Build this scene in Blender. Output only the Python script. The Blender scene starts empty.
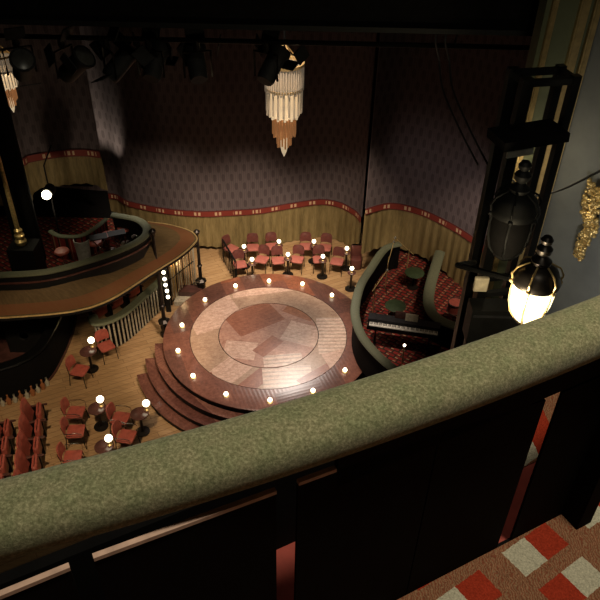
import bpy, math, random
from mathutils import Vector, Matrix
random.seed(7)
PI=math.pi
C=bpy.context.scene.collection
H=12.6; FPX=690.0
# ---------------------------------------------------------------- camera frame
_dn=Vector((-20,-900,FPX)).normalized(); _up=-_dn
_F=Vector((0,0,1)); _Y=(_F-_F.dot(_up)*_up).normalized(); _X=_Y.cross(_up)
if _X.x<0: _X=-_X
def ray(px,py):
    v=Vector((px-300,300-py,FPX)); return Vector((_X.dot(v),_Y.dot(v),_up.dot(v)))
def W(px,py,z):
    d=ray(px,py); t=(z-H)/d.z; return Vector((t*d.x,t*d.y,z))
def WY(px,py,Y):
    d=ray(px,py); t=Y/d.y; return Vector((t*d.x,Y,H+t*d.z))
def zat(px,py,Y): return WY(px,py,Y).z

# ---------------------------------------------------------------- mesh builder
class MB:
    def __init__(s): s.v=[]; s.f=[]; s.sm=[]; s.uv={}
    def add(s,vs,fs,smooth=False):
        n=len(s.v); s.v+= [tuple(v) for v in vs]
        for f in fs: s.f.append(tuple(i+n for i in f)); s.sm.append(smooth)
        return s
    def box(s,x0,x1,y0,y1,z0,z1,M=None):
        vs=[Vector((x,y,z)) for z in (z0,z1) for y in (y0,y1) for x in (x0,x1)]
        if M: vs=[M@v for v in vs]
        return s.add(vs,[(0,2,3,1),(4,5,7,6),(0,1,5,4),(2,6,7,3),(0,4,6,2),(1,3,7,5)])
    def lathe(s,prof,c=(0,0,0),n=20,M=None,closed=True,smooth=True,a0=0,a1=2*PI):
        vs=[];fs=[];full=abs(a1-a0-2*PI)<1e-6; m=n if full else n+1
        for r,z in prof:
            for i in range(m):
                a=a0+(a1-a0)*i/n
                v=Vector((c[0]+max(r,1e-4)*math.cos(a),c[1]+max(r,1e-4)*math.sin(a),c[2]+z)); vs.append(M@v if M else v)
        for j in range(len(prof)-1):
            for i in range(n):
                k=(i+1)%m
                fs.append((j*m+i,j*m+k,(j+1)*m+k,(j+1)*m+i))
        if closed and full:
            fs.append(tuple(reversed(range(m)))); fs.append(tuple(range((len(prof)-1)*m,len(prof)*m)))
        return s.add(vs,fs,smooth)
    def tube(s,pts,r,n=8,loop=False,r2=None):
        pts=[Vector(p) for p in pts]; vs=[];fs=[]; N=len(pts)
        ref=Vector((0,0,1))
        for i,p in enumerate(pts):
            if loop: t=(pts[(i+1)%N]-pts[i-1])
            else: t=(pts[min(i+1,N-1)]-pts[max(i-1,0)])
            t.normalize()
            rf=ref if abs(t.dot(ref))<.95 else Vector((1,0,0))
            a=t.cross(rf).normalized(); b=a.cross(t)
            rr=r if r2 is None else r+(r2-r)*i/max(1,N-1)
            for k in range(n):
                th=2*PI*k/n; vs.append(p+a*rr*math.cos(th)+b*rr*math.sin(th))
        M_=N if loop else N-1
        for i in range(M_):
            for k in range(n):
                i2=(i+1)%N; k2=(k+1)%n
                fs.append((i*n+k,i*n+k2,i2*n+k2,i2*n+k))
        if not loop:
            fs.append(tuple(range(n))); fs.append(tuple(reversed(range((N-1)*n,N*n))))
        return s.add(vs,fs,True)
    def sphere(s,c,r,n=14,m=9,sz=1,M=None):
        prof=[(r*math.sin(PI*j/m),-r*sz*math.cos(PI*j/m)) for j in range(m+1)]
        return s.lathe(prof,c,n,M)
    def sweep(s,path,prof,closed=True,smooth=True,cap=True):
        """plan path (x,y[,z]); prof list (offset to left side, z)"""
        P=[Vector(p).to_3d() if len(p)==2 else Vector(p) for p in path]; N=len(P); m=len(prof); vs=[];fs=[]
        for i,p in enumerate(P):
            t=P[min(i+1,N-1)]-P[max(i-1,0)]; t.z=0; t.normalize(); nrm=Vector((-t.y,t.x,0))
            for o,z in prof: vs.append(p+nrm*o+Vector((0,0,z)))
        mm=m if closed else m-1
        for i in range(N-1):
            for k in range(mm):
                k2=(k+1)%m; fs.append((i*m+k,(i+1)*m+k,(i+1)*m+k2,i*m+k2))
        if closed and cap:
            fs.append(tuple(range(m))); fs.append(tuple(reversed(range((N-1)*m,N*m))))
        return s.add(vs,fs,smooth)
    def poly(s,pts,z0,z1):
        n=len(pts); vs=[(p[0],p[1],z0) for p in pts]+[(p[0],p[1],z1) for p in pts]
        fs=[tuple(reversed(range(n))),tuple(range(n,2*n))]+[(i,(i+1)%n,(i+1)%n+n,i+n) for i in range(n)]
        return s.add(vs,fs)
    def rbox(s,x0,x1,y0,y1,z0,z1,r=.03,M=None):
        """cushion: rounded slab in plan and in section"""
        def ringpts(ins):
            out=[]; a=x0+ins;b=x1-ins;c=y0+ins;d=y1-ins; q=max(.001,r*2-ins)
            for cx,cy,st in ((b-q,d-q,0),(a+q,d-q,1),(a+q,c+q,2),(b-q,c+q,3)):
                for k in range(4):
                    th=PI/2*(st+k/3); out.append((cx+q*math.cos(th),cy+q*math.sin(th)))
            return out
        lv=[(r,z0),(r*.3,z0+r*.3),(0,z0+r),(0,z1-r),(r*.3,z1-r*.3),(r,z1)]
        vs=[];fs=[]
        for ins,z in lv:
            for x,y in ringpts(ins): vs.append(Vector((x,y,z)))
        if M: vs=[M@v for v in vs]
        for j in range(5):
            for k in range(16):
                k2=(k+1)%16; fs.append((j*16+k,j*16+k2,(j+1)*16+k2,(j+1)*16+k))
        fs.append(tuple(reversed(range(16)))); fs.append(tuple(range(80,96)))
        return s.add(vs,fs,True)
    def build(s,name,mat,parent=None,uvs=None):
        me=bpy.data.meshes.new(name); me.from_pydata(s.v,[],s.f)
        me.polygons.foreach_set('use_smooth',s.sm)
        if uvs:
            ul=me.uv_layers.new(name='UVMap')
            for l in me.loops: ul.data[l.index].uv=uvs[l.vertex_index]
        me.validate(); me.update()
        if any(s.sm):
            try: me.set_sharp_from_angle(angle=math.radians(40))
            except Exception: pass
        o=bpy.data.objects.new(name,me); C.objects.link(o)
        if mat: me.materials.append(mat)
        if parent: o.parent=parent
        return o
def fixn(o):
    import bmesh
    bm=bmesh.new(); bm.from_mesh(o.data); bmesh.ops.recalc_face_normals(bm,faces=bm.faces); bm.to_mesh(o.data); bm.free(); return o
def tag(o,label,cat,group=None,kind=None):
    o['label']=label; o['category']=cat
    if group: o['group']=group
    if kind: o['kind']=kind
    return o
def struct(o,label=None):
    o['kind']='structure'
    if label: o['label']=label
    return o
def thing(name,loc=(0,0,0),rz=0,label=None,cat=None,group=None):
    o=bpy.data.objects.new(name,None); o.empty_display_size=.1; C.objects.link(o); o.location=loc; o.rotation_euler=(0,0,rz)
    if label: tag(o,label,cat,group)
    return o
def copy_tree(o,parent=None):
    c=o.copy(); C.objects.link(c)
    if parent: c.parent=parent
    for ch in [x for x in KIDS.get(o.name,[])]: copy_tree(ch,c)
    return c
KIDS={}
def index_kids(root):
    def rec(o):
        KIDS[o.name]=[x for x in bpy.data.objects if x.parent==o]
        for x in KIDS[o.name]: rec(x)
    rec(root)
FS=.86
def place(proto,first,loc,rz,label,group=None,scale=None):
    if scale is None and proto['category'] in ('chair','seat','table','lamp'): scale=FS
    o=proto if first else copy_tree(proto)
    o.location=loc; o.rotation_euler=(0,0,rz); o['label']=label
    if group: o['group']=group
    if scale: o.scale=(scale,)*3
    return o
def smooth_path(pts,k=5,closed=False):
    P=[Vector(p) for p in pts]; n=len(P); out=[]
    rng=range(n) if closed else range(n-1)
    for i in rng:
        if closed: a,b,c,d=P[i-1],P[i],P[(i+1)%n],P[(i+2)%n]
        else: a,b,c,d=P[max(i-1,0)],P[i],P[i+1],P[min(i+2,n-1)]
        for j in range(k):
            t=j/k
            out.append(.5*((2*b)+(-a+c)*t+(2*a-5*b+4*c-d)*t*t+(-a+3*b-3*c+d)*t**3))
    if not closed: out.append(P[-1])
    return out

# ---------------------------------------------------------------- materials
class NT:
    def __init__(s,name):
        s.m=bpy.data.materials.new(name); s.m.use_nodes=True; s.t=s.m.node_tree; s.b=s.t.nodes['Principled BSDF']
    def n(s,ty,**kw):
        x=s.t.nodes.new(ty)
        for k,v in kw.items():
            if k in x.inputs.keys() if hasattr(x.inputs,'keys') else False: x.inputs[k].default_value=v
            else: setattr(x,k,v)
        return x
    def l(s,a,b): s.t.links.new(a,b)
    def val(s,x):
        return x
    def math(s,op,a,b=None,c=None):
        x=s.t.nodes.new('ShaderNodeMath'); x.operation=op
        for i,q in enumerate((a,b,c)):
            if q is None: continue
            if isinstance(q,(int,float)): x.inputs[i].default_value=q
            else: s.l(q,x.inputs[i])
        return x.outputs[0]
    def mix(s,f,a,b,blend='MIX'):
        x=s.t.nodes.new('ShaderNodeMix'); x.data_type='RGBA'; x.blend_type=blend
        for i,q in ((0,f),(6,a),(7,b)):
            if isinstance(q,(int,float)): x.inputs[i].default_value=q
            elif isinstance(q,tuple): x.inputs[i].default_value=q if len(q)==4 else q+(1,)
            else: s.l(q,x.inputs[i])
        return x.outputs[2]
    def coords(s,kind='Object',rot=0,scale=(1,1,1),loc=(0,0,0)):
        t=s.t.nodes.new('ShaderNodeTexCoord'); m=s.t.nodes.new('ShaderNodeMapping')
        m.inputs['Rotation'].default_value=(0,0,rot); m.inputs['Scale'].default_value=scale; m.inputs['Location'].default_value=loc
        s.l(t.outputs[kind],m.inputs['Vector']); return m.outputs[0]
    def noise(s,vec,scale,detail=4,rough=.6):
        x=s.t.nodes.new('ShaderNodeTexNoise'); x.inputs['Scale'].default_value=scale; x.inputs['Detail'].default_value=detail; x.inputs['Roughness'].default_value=rough
        if vec is not None: s.l(vec,x.inputs['Vector'])
        return x.outputs['Fac']
    def ramp(s,f,stops,interp='LINEAR'):
        x=s.t.nodes.new('ShaderNodeValToRGB'); x.color_ramp.interpolation=interp; e=x.color_ramp.elements
        while len(e)<len(stops): e.new(.5)
        for i,(p,c) in enumerate(stops):
            e[i].position=p; e[i].color=c if len(c)==4 else c+(1,)
        s.l(f,x.inputs[0]); return x.outputs[0]
    def bump(s,h,st=.3,d=.01):
        x=s.t.nodes.new('ShaderNodeBump'); x.inputs['Strength'].default_value=st; x.inputs['Distance'].default_value=d
        s.l(h,x.inputs['Height']); s.l(x.outputs[0],s.b.inputs['Normal'])
    def base(s,c):
        if isinstance(c,tuple): s.b.inputs['Base Color'].default_value=c if len(c)==4 else c+(1,)
        else: s.l(c,s.b.inputs['Base Color'])
    def set(s,rough=.5,metal=0,spec=.5):
        s.b.inputs['Roughness'].default_value=rough; s.b.inputs['Metallic'].default_value=metal; s.b.inputs['Specular IOR Level'].default_value=spec; return s.m
def simple(name,col,rough=.5,metal=0,var=.25,scale=12,spec=.5,bump=0):
    t=NT(name); f=t.noise(t.coords(),scale)
    d=tuple(c*(1-var) for c in col); b=tuple(min(1,c*(1+var)) for c in col)
    t.base(t.ramp(f,[(.3,d),(.7,b)]))
    if bump: t.bump(f,bump,.005)
    return t.set(rough,metal,spec)
def glow(name,col,st):
    t=NT(name); t.base(col); t.b.inputs['Emission Color'].default_value=col+(1,); 
    f=t.noise(t.coords(),6); t.l(t.math('MULTIPLY_ADD',f,.1*st,st),t.b.inputs['Emission Strength']); return t.set(.3)

M={}
M['black']=simple('black_paint',(.006,.006,.006),.6,spec=.2)
M['black_gloss']=simple('black_metal',(.01,.01,.01),.3,.6)
M['void']=simple('black_drape_and_shade',(.004,.0035,.0035),.9,spec=.1)
M['iron']=simple('dark_iron',(.03,.025,.022),.4,.8)
M['chrome']=simple('chrome',(.6,.6,.58),.25,1,.1)
M['gold']=simple('gilt',(.66,.48,.2),.35,.7,.35,20,bump=.3)
M['brass']=simple('brass_trim',(.5,.36,.16),.4,.6,.2)
M['red_leather']=simple('red_leather',(.32,.075,.055),.38,0,.3,8)
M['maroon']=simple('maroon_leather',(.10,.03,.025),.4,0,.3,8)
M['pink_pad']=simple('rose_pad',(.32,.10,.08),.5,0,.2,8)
M['tabletop']=simple('dark_wood_top',(.07,.03,.025),.25,0,.35,5)
M['bulb']=glow('warm_bulb',(1,.86,.6),6.0)
M['bulb_big']=glow('bright_lamp',(1,.88,.6),9.0)
M['cream']=simple('cream',(.6,.52,.38),.5)
M['white']=simple('white_keys',(.7,.68,.62),.3)
M['panel_lit_edge']=simple('lit_edge_rose',(.55,.36,.28),.45,0,.2,30)  # pale tone stands for light caught on the panel tops
M['red_cloth']=simple('red_cloth',(.42,.07,.05),.8,0,.2,10)
M['grey_wall']=simple('grey_blue_plaster',(.13,.135,.13),.7,0,.12,3)
M['green_wall']=simple('sage_green_paint',(.12,.13,.07),.5,0,.1,4)
M['slat']=simple('weathered_slat',(.40,.36,.28),.6,0,.4,20)
M['sage_rail']=simple('sage_velvet',(.11,.12,.075),.8,0,.2,40)
M['silver']=simple('brushed_silver',(.55,.55,.5),.3,.9,.2)
M['smoke']=simple('dark_grey',(.018,.018,.02),.6,spec=.2)
M['dim_lens']=simple('dark_lens',(.08,.08,.08),.3,.3)

def velvet():
    t=NT('green_velvet'); c=t.coords()
    f=t.noise(c,150,6,.75); g=t.noise(c,22,3); 
    a=t.ramp(f,[(.34,(.12,.115,.062)),(.5,(.215,.205,.122)),(.66,(.38,.355,.225))])
    b=t.ramp(g,[(.35,(.84,.9,.8)),(.65,(1.08,1.04,1.0))])
    t.base(t.mix(1,a,b,'MULTIPLY')); t.bump(f,.6,.003)
    t.b.inputs['Sheen Weight'].default_value=.15
    return t.set(.95,0,.1)
M['velvet']=velvet()
M['panel']=simple('black_panel',(.0035,.0025,.0025),.8,spec=.05)

def carpet_tile():
    t=NT('tile_pattern_carpet'); tc=t.n('ShaderNodeTexCoord'); sp=t.n('ShaderNodeSeparateXYZ'); t.l(tc.outputs['Object'],sp.inputs[0])
    x,y=sp.outputs[0],sp.outputs[1]
    u=t.math('ADD',t.math('MULTIPLY',x,.82),t.math('MULTIPLY',y,.572)); v=t.math('SUBTRACT',t.math('MULTIPLY',x,.572),t.math('MULTIPLY',y,.82))
    nz=t.noise(tc.outputs['Object'],90,2); jit=t.math('MULTIPLY',t.math('SUBTRACT',nz,.5),.008)
    u=t.math('ADD',u,jit); v=t.math('ADD',v,jit)
    vr=t.math('DIVIDE',t.math('ADD',v,.619+.14*40),.14); row=t.math('FLOOR',vr); fr=t.math('FRACT',vr)
    inrow=t.math('LESS_THAN',fr,.66)
    par=t.math('MODULO',row,2.0)
    col=t.math('MODULO',t.math('FLOOR',t.math('DIVIDE',t.math('ADD',u,-1.19+.0967*60),.0967)),3.0)
    c0=t.math('COMPARE',col,0.0,.1); c1=t.math('COMPARE',col,1.0,.1)
    # even rows (40+0): col0 white col1 red ; odd swapped
    ev=t.math('COMPARE',par,0.0,.1); od=t.math('SUBTRACT',1.0,ev)
    white=t.math('MULTIPLY',inrow,t.math('ADD',t.math('MULTIPLY',ev,c0),t.math('MULTIPLY',od,c1)))
    red=t.math('MULTIPLY',inrow,t.math('ADD',t.math('MULTIPLY',ev,c1),t.math('MULTIPLY',od,c0)))
    f=t.noise(tc.outputs['Object'],190,4,.8)
    wv=t.n('ShaderNodeTexWave'); wv.inputs['Scale'].default_value=38; wv.inputs['Distortion'].default_value=14; t.l(tc.outputs['Object'],wv.inputs['Vector'])
    brown=t.mix(wv.outputs['Fac'],(.27,.085,.045),(.36,.2,.11))
    k=t.mix(red,brown,(.42,.045,.02)); k=t.mix(white,k,(.62,.56,.42))
    k=t.mix(1,k,t.ramp(f,[(.3,(.45,.45,.45)),(.7,(1.25,1.25,1.25))]),'MULTIPLY')
    t.base(k); t.bump(f,.8,.006); return t.set(.95,0,.05)
M['carpet']=carpet_tile()

def wood_floor():
    t=NT('plank_floor'); c=t.coords(rot=-.5)
    br=t.n('ShaderNodeTexBrick'); t.l(c,br.inputs['Vector']); br.inputs['Scale'].default_value=1; br.inputs['Brick Width'].default_value=1.6; br.inputs['Row Height'].default_value=.16
    br.inputs['Mortar Size'].default_value=.006; br.inputs['Color1'].default_value=(.30,.185,.095,1); br.inputs['Color2'].default_value=(.37,.24,.13,1); br.inputs['Mortar'].default_value=(.16,.09,.04,1)
    g=t.noise(t.coords(rot=-.5,scale=(1.2,9,1)),3,5)
    k=t.mix(1,br.outputs['Color'],t.ramp(g,[(.3,(.72,.7,.66)),(.7,(1.15,1.15,1.1))]),'MULTIPLY')
    t.base(k); t.bump(g,.15,.004); return t.set(.42,0,.4)
M['floor']=wood_floor()

def stage_wood(name,rot,c1,c2,c3,bw=1.25,rh=.85,rough=.3,off=(0,0,0),seed=1.5,dk=.74):
    t=NT(name); c=t.coords(rot=rot,loc=off)
    sx=t.n('ShaderNodeSeparateXYZ'); t.l(c,sx.inputs[0])
    row=t.math('FLOOR',t.math('DIVIDE',sx.outputs[1],rh))
    col=t.math('FLOOR',t.math('ADD',t.math('DIVIDE',sx.outputs[0],bw),t.math('MULTIPLY',row,.37)))
    cb=t.n('ShaderNodeCombineXYZ'); t.l(col,cb.inputs[0]); t.l(row,cb.inputs[1]); cb.inputs[2].default_value=seed
    wn=t.n('ShaderNodeTexWhiteNoise'); wn.noise_dimensions='3D'; t.l(cb.outputs[0],wn.inputs['Vector']); v=wn.outputs['Value']
    k=t.ramp(v,[(0,c1),(.28,c3),(.45,c2),(.6,c1),(.8,c3)],'CONSTANT')
    wa=t.n('ShaderNodeTexWave'); t.l(c,wa.inputs['Vector']); wa.inputs['Scale'].default_value=3.2; wa.inputs['Distortion'].default_value=.4; wa.bands_direction='X'
    wb=t.n('ShaderNodeTexWave'); t.l(c,wb.inputs['Vector']); wb.inputs['Scale'].default_value=3.2; wb.inputs['Distortion'].default_value=.4; wb.bands_direction='Y'
    sel=t.math('GREATER_THAN',t.math('FRACT',t.math('MULTIPLY',v,7.0)),.5)
    w=t.mix(sel,wa.outputs['Color'],wb.outputs['Color'])
    g=t.noise(c,14,6,.75); g2=t.noise(c,4,3)
    k=t.mix(1,k,t.ramp(w,[(0,(dk,dk,dk)),(.25,(1,1,1))]),'MULTIPLY')
    k=t.mix(1,k,t.ramp(g,[(.3,(.55,.5,.48)),(.7,(1.3,1.3,1.3))]),'MULTIPLY')
    k=t.mix(1,k,t.ramp(g2,[(.3,(.85,.85,.85)),(.7,(1.1,1.1,1.1))]),'MULTIPLY')
    t.base(k); t.bump(w,.35 if dk<.8 else .08,.01); return t.set(rough,0,.5)
def patched(name,basec,patches,rough=.28):
    t=NT(name); tc=t.n('ShaderNodeTexCoord'); g0=t.coords()
    nz=t.noise(g0,1.6,3); k=t.ramp(nz,[(.35,tuple(c*.8 for c in basec)),(.65,basec)]); bh=None
    for px,py,ang,hx,hy,c,stripe in patches:
        p=W(px,py,.6)-Vector((-.82,14.14,.6))
        m=t.n('ShaderNodeMapping'); m.vector_type='TEXTURE'; m.inputs['Location'].default_value=(p.x,p.y,0); m.inputs['Rotation'].default_value=(0,0,ang); m.inputs['Scale'].default_value=(hx,hy,1)
        t.l(tc.outputs['Object'],m.inputs['Vector']); sp=t.n('ShaderNodeSeparateXYZ'); t.l(m.outputs[0],sp.inputs[0])
        d=t.math('MAXIMUM',t.math('ABSOLUTE',sp.outputs[0]),t.math('ABSOLUTE',sp.outputs[1])); mk=t.math('LESS_THAN',d,1.0)
        sn=t.math('MULTIPLY_ADD',t.math('SINE',t.math('MULTIPLY',sp.outputs[1],2*PI*hy/.14)),.5,.5)
        cc=t.mix(t.math('MULTIPLY',t.math('POWER',sn,2.0),.6 if stripe else .16),c,tuple(q*.4 for q in c))
        k=t.mix(mk,k,cc)
    g=t.noise(t.coords(rot=.5,scale=(1,5,1)),5,6,.8); g3=t.noise(g0,11,5,.8)
    k=t.mix(1,k,t.ramp(g,[(.3,(.68,.6,.56)),(.7,(1.2,1.2,1.2))]),'MULTIPLY')
    k=t.mix(1,k,t.ramp(g3,[(.32,(.72,.62,.58)),(.6,(1.1,1.1,1.1))]),'MULTIPLY')
    t.base(k); t.bump(g,.2,.008); return t.set(rough,0,.5)
LT=(.60,.43,.34); TN=(.44,.31,.22); RB=(.30,.13,.08); GLOSS=(.66,.52,.42)  # last colour paints gloss reflections as pale stripes
OUTER=[(205,315,.5,.95,.7,LT,0),(185,350,.5,.5,.8,TN,0),(262,287,.25,.9,.35,LT,0),(320,297,-.3,.6,.5,TN,0),(229,371,.9,.62,.36,LT,0),(252,383,.9,.6,.22,RB,0),
 (288,380,.12,.62,.5,GLOSS,1),(318,377,.7,.5,.25,RB,0),(333,335,.05,.42,.75,GLOSS,1),(340,358,.4,.4,.3,LT,0),(198,383,.3,.4,.3,RB,0)]
INNER=[(240,350,-.1,.42,.34,LT,0),(254,318,.6,.7,.5,RB,0),(303,334,-.35,.5,.42,LT,0),(283,360,.15,.5,.22,GLOSS,1),(268,346,.9,.4,.2,RB,0),(300,312,-.5,.45,.22,(.34,.15,.08),0)]
M['stage_outer_old']=stage_wood('worn_patchwork_boards',.95,(.58,.42,.33),(.30,.13,.08),(.42,.29,.20))
M['stage_outer']=patched('worn_patchwork_and_gloss',TN,OUTER)
M['stage_inner_old']=stage_wood('worn_turntable_boards',.95,(.60,.42,.34),(.30,.135,.09),(.50,.34,.27),1.15,.8,.3,(.35,.3,0))
M['stage_inner']=patched('worn_turntable_and_gloss',(.46,.27,.2),INNER)
M['stage_border']=stage_wood('red_brown_border_boards',1.2,(.19,.08,.055),(.27,.10,.055),(.13,.06,.045),1.6,.6,.3,dk=.9)
M['tread']=stage_wood('red_brown_treads',.8,(.13,.055,.04),(.19,.085,.06),(.10,.04,.03),.8,.4,.2,dk=.9)
M['riser']=simple('shadow_riser',(.008,.005,.004),.7,spec=.2)  # shadow lines between the steps put into a near-black colour

def curtain_pat():
    t=NT('patterned_curtain_cloth'); c=t.coords('UV'); sp=t.n('ShaderNodeSeparateXYZ'); t.l(c,sp.inputs[0]); u,v=sp.outputs[0],sp.outputs[1]
    su=t.math('ABSOLUTE',t.math('SINE',t.math('MULTIPLY',u,PI/.26)))
    sv=t.math('ABSOLUTE',t.math('SINE',t.math('MULTIPLY',v,PI/.55)))
    dia=t.math('SUBTRACT',su,sv); d1=t.math('LESS_THAN',t.math('ABSOLUTE',dia),.24)
    lz=t.math('MULTIPLY',t.math('SINE',t.math('MULTIPLY',u,2*PI/.26)),t.math('SINE',t.math('MULTIPLY',v,2*PI/.62)))
    fine=t.math('GREATER_THAN',lz,.3); st=t.math('GREATER_THAN',t.math('SINE',t.math('MULTIPLY',u,2*PI/.065)),.2)
    k=t.mix(t.math('MULTIPLY',st,.5),(.10,.08,.086),(.14,.112,.108))
    k=t.mix(t.math('MULTIPLY',fine,.65),k,(.06,.045,.05))
    k=t.mix(t.math('MULTIPLY',d1,.08),k,(.07,.055,.06))
    t.base(k); return t.set(.85,0,.1)
M['curtain']=curtain_pat()
def band():
    t=NT('red_trim_with_cream_checks'); c=t.coords('UV'); sp=t.n('ShaderNodeSeparateXYZ'); t.l(c,sp.inputs[0]); u,v=sp.outputs[0],sp.outputs[1]
    a=t.math('LESS_THAN',t.math('FRACT',t.math('DIVIDE',u,.62)),.42)
    b=t.math('GREATER_THAN',t.math('SINE',t.math('MULTIPLY',u,2*PI/.13)),-.2)
    m=t.math('MULTIPLY',t.math('ABSOLUTE',t.math('SUBTRACT',v,.5)),2)
    inn=t.math('LESS_THAN',m,.55)
    k=t.mix(t.math('MULTIPLY',t.math('MULTIPLY',a,b),inn),(.17,.028,.02),(.46,.32,.2))
    edge=t.math('GREATER_THAN',m,.82); k=t.mix(edge,k,(.09,.02,.02))
    t.base(k); return t.set(.7,0,.2)
M['band']=band()
def goldcloth():
    t=NT('gold_gauze'); c=t.coords('UV',scale=(1,.12,1)); f=t.noise(c,6,5,.7); f2=t.noise(c,28,3)
    k=t.ramp(f,[(.3,(.12,.088,.036)),(.55,(.21,.157,.068)),(.75,(.27,.2,.092))])
    k=t.mix(1,k,t.ramp(f2,[(.3,(.8,.8,.8)),(.7,(1.1,1.1,1.1))]),'MULTIPLY')
    t.base(k); return t.set(.7,0,.2)
M['goldcloth']=goldcloth()
def redcarpet():
    t=NT('red_trellis_carpet'); c=t.coords(rot=.6); sp=t.n('ShaderNodeSeparateXYZ'); t.l(c,sp.inputs[0]); u,v=sp.outputs[0],sp.outputs[1]
    br=t.n('ShaderNodeTexBrick'); t.l(c,br.inputs['Vector']); br.inputs['Scale'].default_value=1; br.inputs['Brick Width'].default_value=.26; br.inputs['Row Height'].default_value=.13; br.inputs['Mortar Size'].default_value=.022
    br.inputs['Color1'].default_value=(.20,.025,.02,1); br.inputs['Color2'].default_value=(.13,.018,.015,1); br.inputs['Mortar'].default_value=(.03,.02,.015,1)
    a=t.math('GREATER_THAN',t.math('SINE',t.math('MULTIPLY',u,2*PI/.26)),.62); b=t.math('GREATER_THAN',t.math('SINE',t.math('MULTIPLY',v,2*PI/.13)),.55)
    nn=t.noise(c,3,2); k=t.mix(t.math('MULTIPLY',t.math('MULTIPLY',a,b),nn),br.outputs['Color'],(.42,.30,.17))
    t.base(k); return t.set(.9,0,.1)
M['redcarpet']=redcarpet()
def skirt():
    t=NT('gold_valance_cloth'); c=t.coords('UV'); sp=t.n('ShaderNodeSeparateXYZ'); t.l(c,sp.inputs[0]); u,v=sp.outputs[0],sp.outputs[1]
    c2=t.coords('UV',scale=(3,1,1)); f=t.noise(c2,5,4)
    k=t.ramp(f,[(.3,(.055,.036,.015)),(.7,(.09,.058,.025))])
    s=t.math('GREATER_THAN',t.math('SINE',t.math('MULTIPLY',u,2*PI/.06)),0)
    low=t.math('LESS_THAN',v,.36); lo2=t.math('GREATER_THAN',v,.06)
    k2=t.mix(f,(.12,.036,.016),(.11,.055,.02))
    k=t.mix(t.math('MULTIPLY',t.math('MULTIPLY',low,lo2),.85),k,k2)
    t.base(k); return t.set(.7,0,.2)
M['skirt']=skirt()
def glassy(name,col,em=0):
    t=NT(name); f=t.noise(t.coords(scale=(40,40,1)),2,2); t.base(t.ramp(f,[(.3,tuple(c*.6 for c in col)),(.7,col)]))
    t.b.inputs['Transmission Weight'].default_value=.35; t.b.inputs['IOR'].default_value=1.3
    if em:
        t.b.inputs['Emission Color'].default_value=tuple(col)+(1,); t.b.inputs['Emission Strength'].default_value=em
    return t.set(.25,0,.5)
M['rods']=glassy('frosted_glass_rods',(.70,.60,.46),.07)
M['rods_mid']=glassy('lit_frosted_glass_rods',(.9,.74,.5),.35)
M['amber']=glassy('amber_glass',(.6,.3,.12),.2)
M['lantern_glass']=glow('lit_milk_glass',(1,.88,.52),2.2)
M['pale_metal']=simple('pale_painted_metal',(.5,.5,.46),.45,.2)
M['amber_bit']=simple('amber_glass_bit',(.26,.10,.04),.15)
M['clear_bit']=simple('clear_glass_bit',(.35,.33,.26),.12)
M['leaf']=simple('dark_leaf',(.03,.05,.02),.6)

# ---------------------------------------------------------------- setting
struct(MB().box(-14,9,-6,22,-.2,0).build('floor',M['floor']))
struct(MB().box(-14,9,22,22.2,-.2,15).build('wall_back',M['void']))
struct(MB().box(-14.2,-14,-6,22.2,-.2,15).build('wall_left',M['void']))
struct(MB().box(-14,9,-6,22,15,15.2).build('ceiling',M['void']))
# right hand proscenium wall
wa=WY(545,200,7.5); ga=WY(503,200,7.5)
A=Vector((wa.x,7.5,0)); G=Vector((ga.x,7.5,0))
B=Vector((6.2,3.2,0))
def wallseg(a,b,z0,z1,th):
    t=(b-a).normalized(); n=Vector((t.y,-t.x,0))*-1
    m=MB(); q=[a,b,b+n*th,a+n*th]; m.poly([(p.x,p.y) for p in q],z0,z1); return m
o=fixn(wallseg(A,B,0,15,.25).build('wall_right',M['grey_wall'])); struct(o)
o=fixn(wallseg(Vector((B.x,B.y,0)),Vector((B.x,-6,0)),0,15,.25).build('wall_right_side',M['grey_wall'])); struct(o)
o=fixn(MB().poly([(G.x,7.5),(A.x,7.5),(A.x,7.75),(G.x,7.75)],0,15).build('wall_proscenium',M['green_wall'])); struct(o)
for i,(px,w) in enumerate(((534,.09),(552,.06),(509,.05))):
    p=WY(px,200,7.5); m=MB(); x=p.x if i!=1 else A.x
    m.box(x-w/2,x+w/2,7.42,7.499,5,15)
    m.tube([(x-w/2,7.42,5),(x-w/2,7.42,15)],.014,6)
    struct(m.build('trim_%d'%(i+1),M['brass']))

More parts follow.
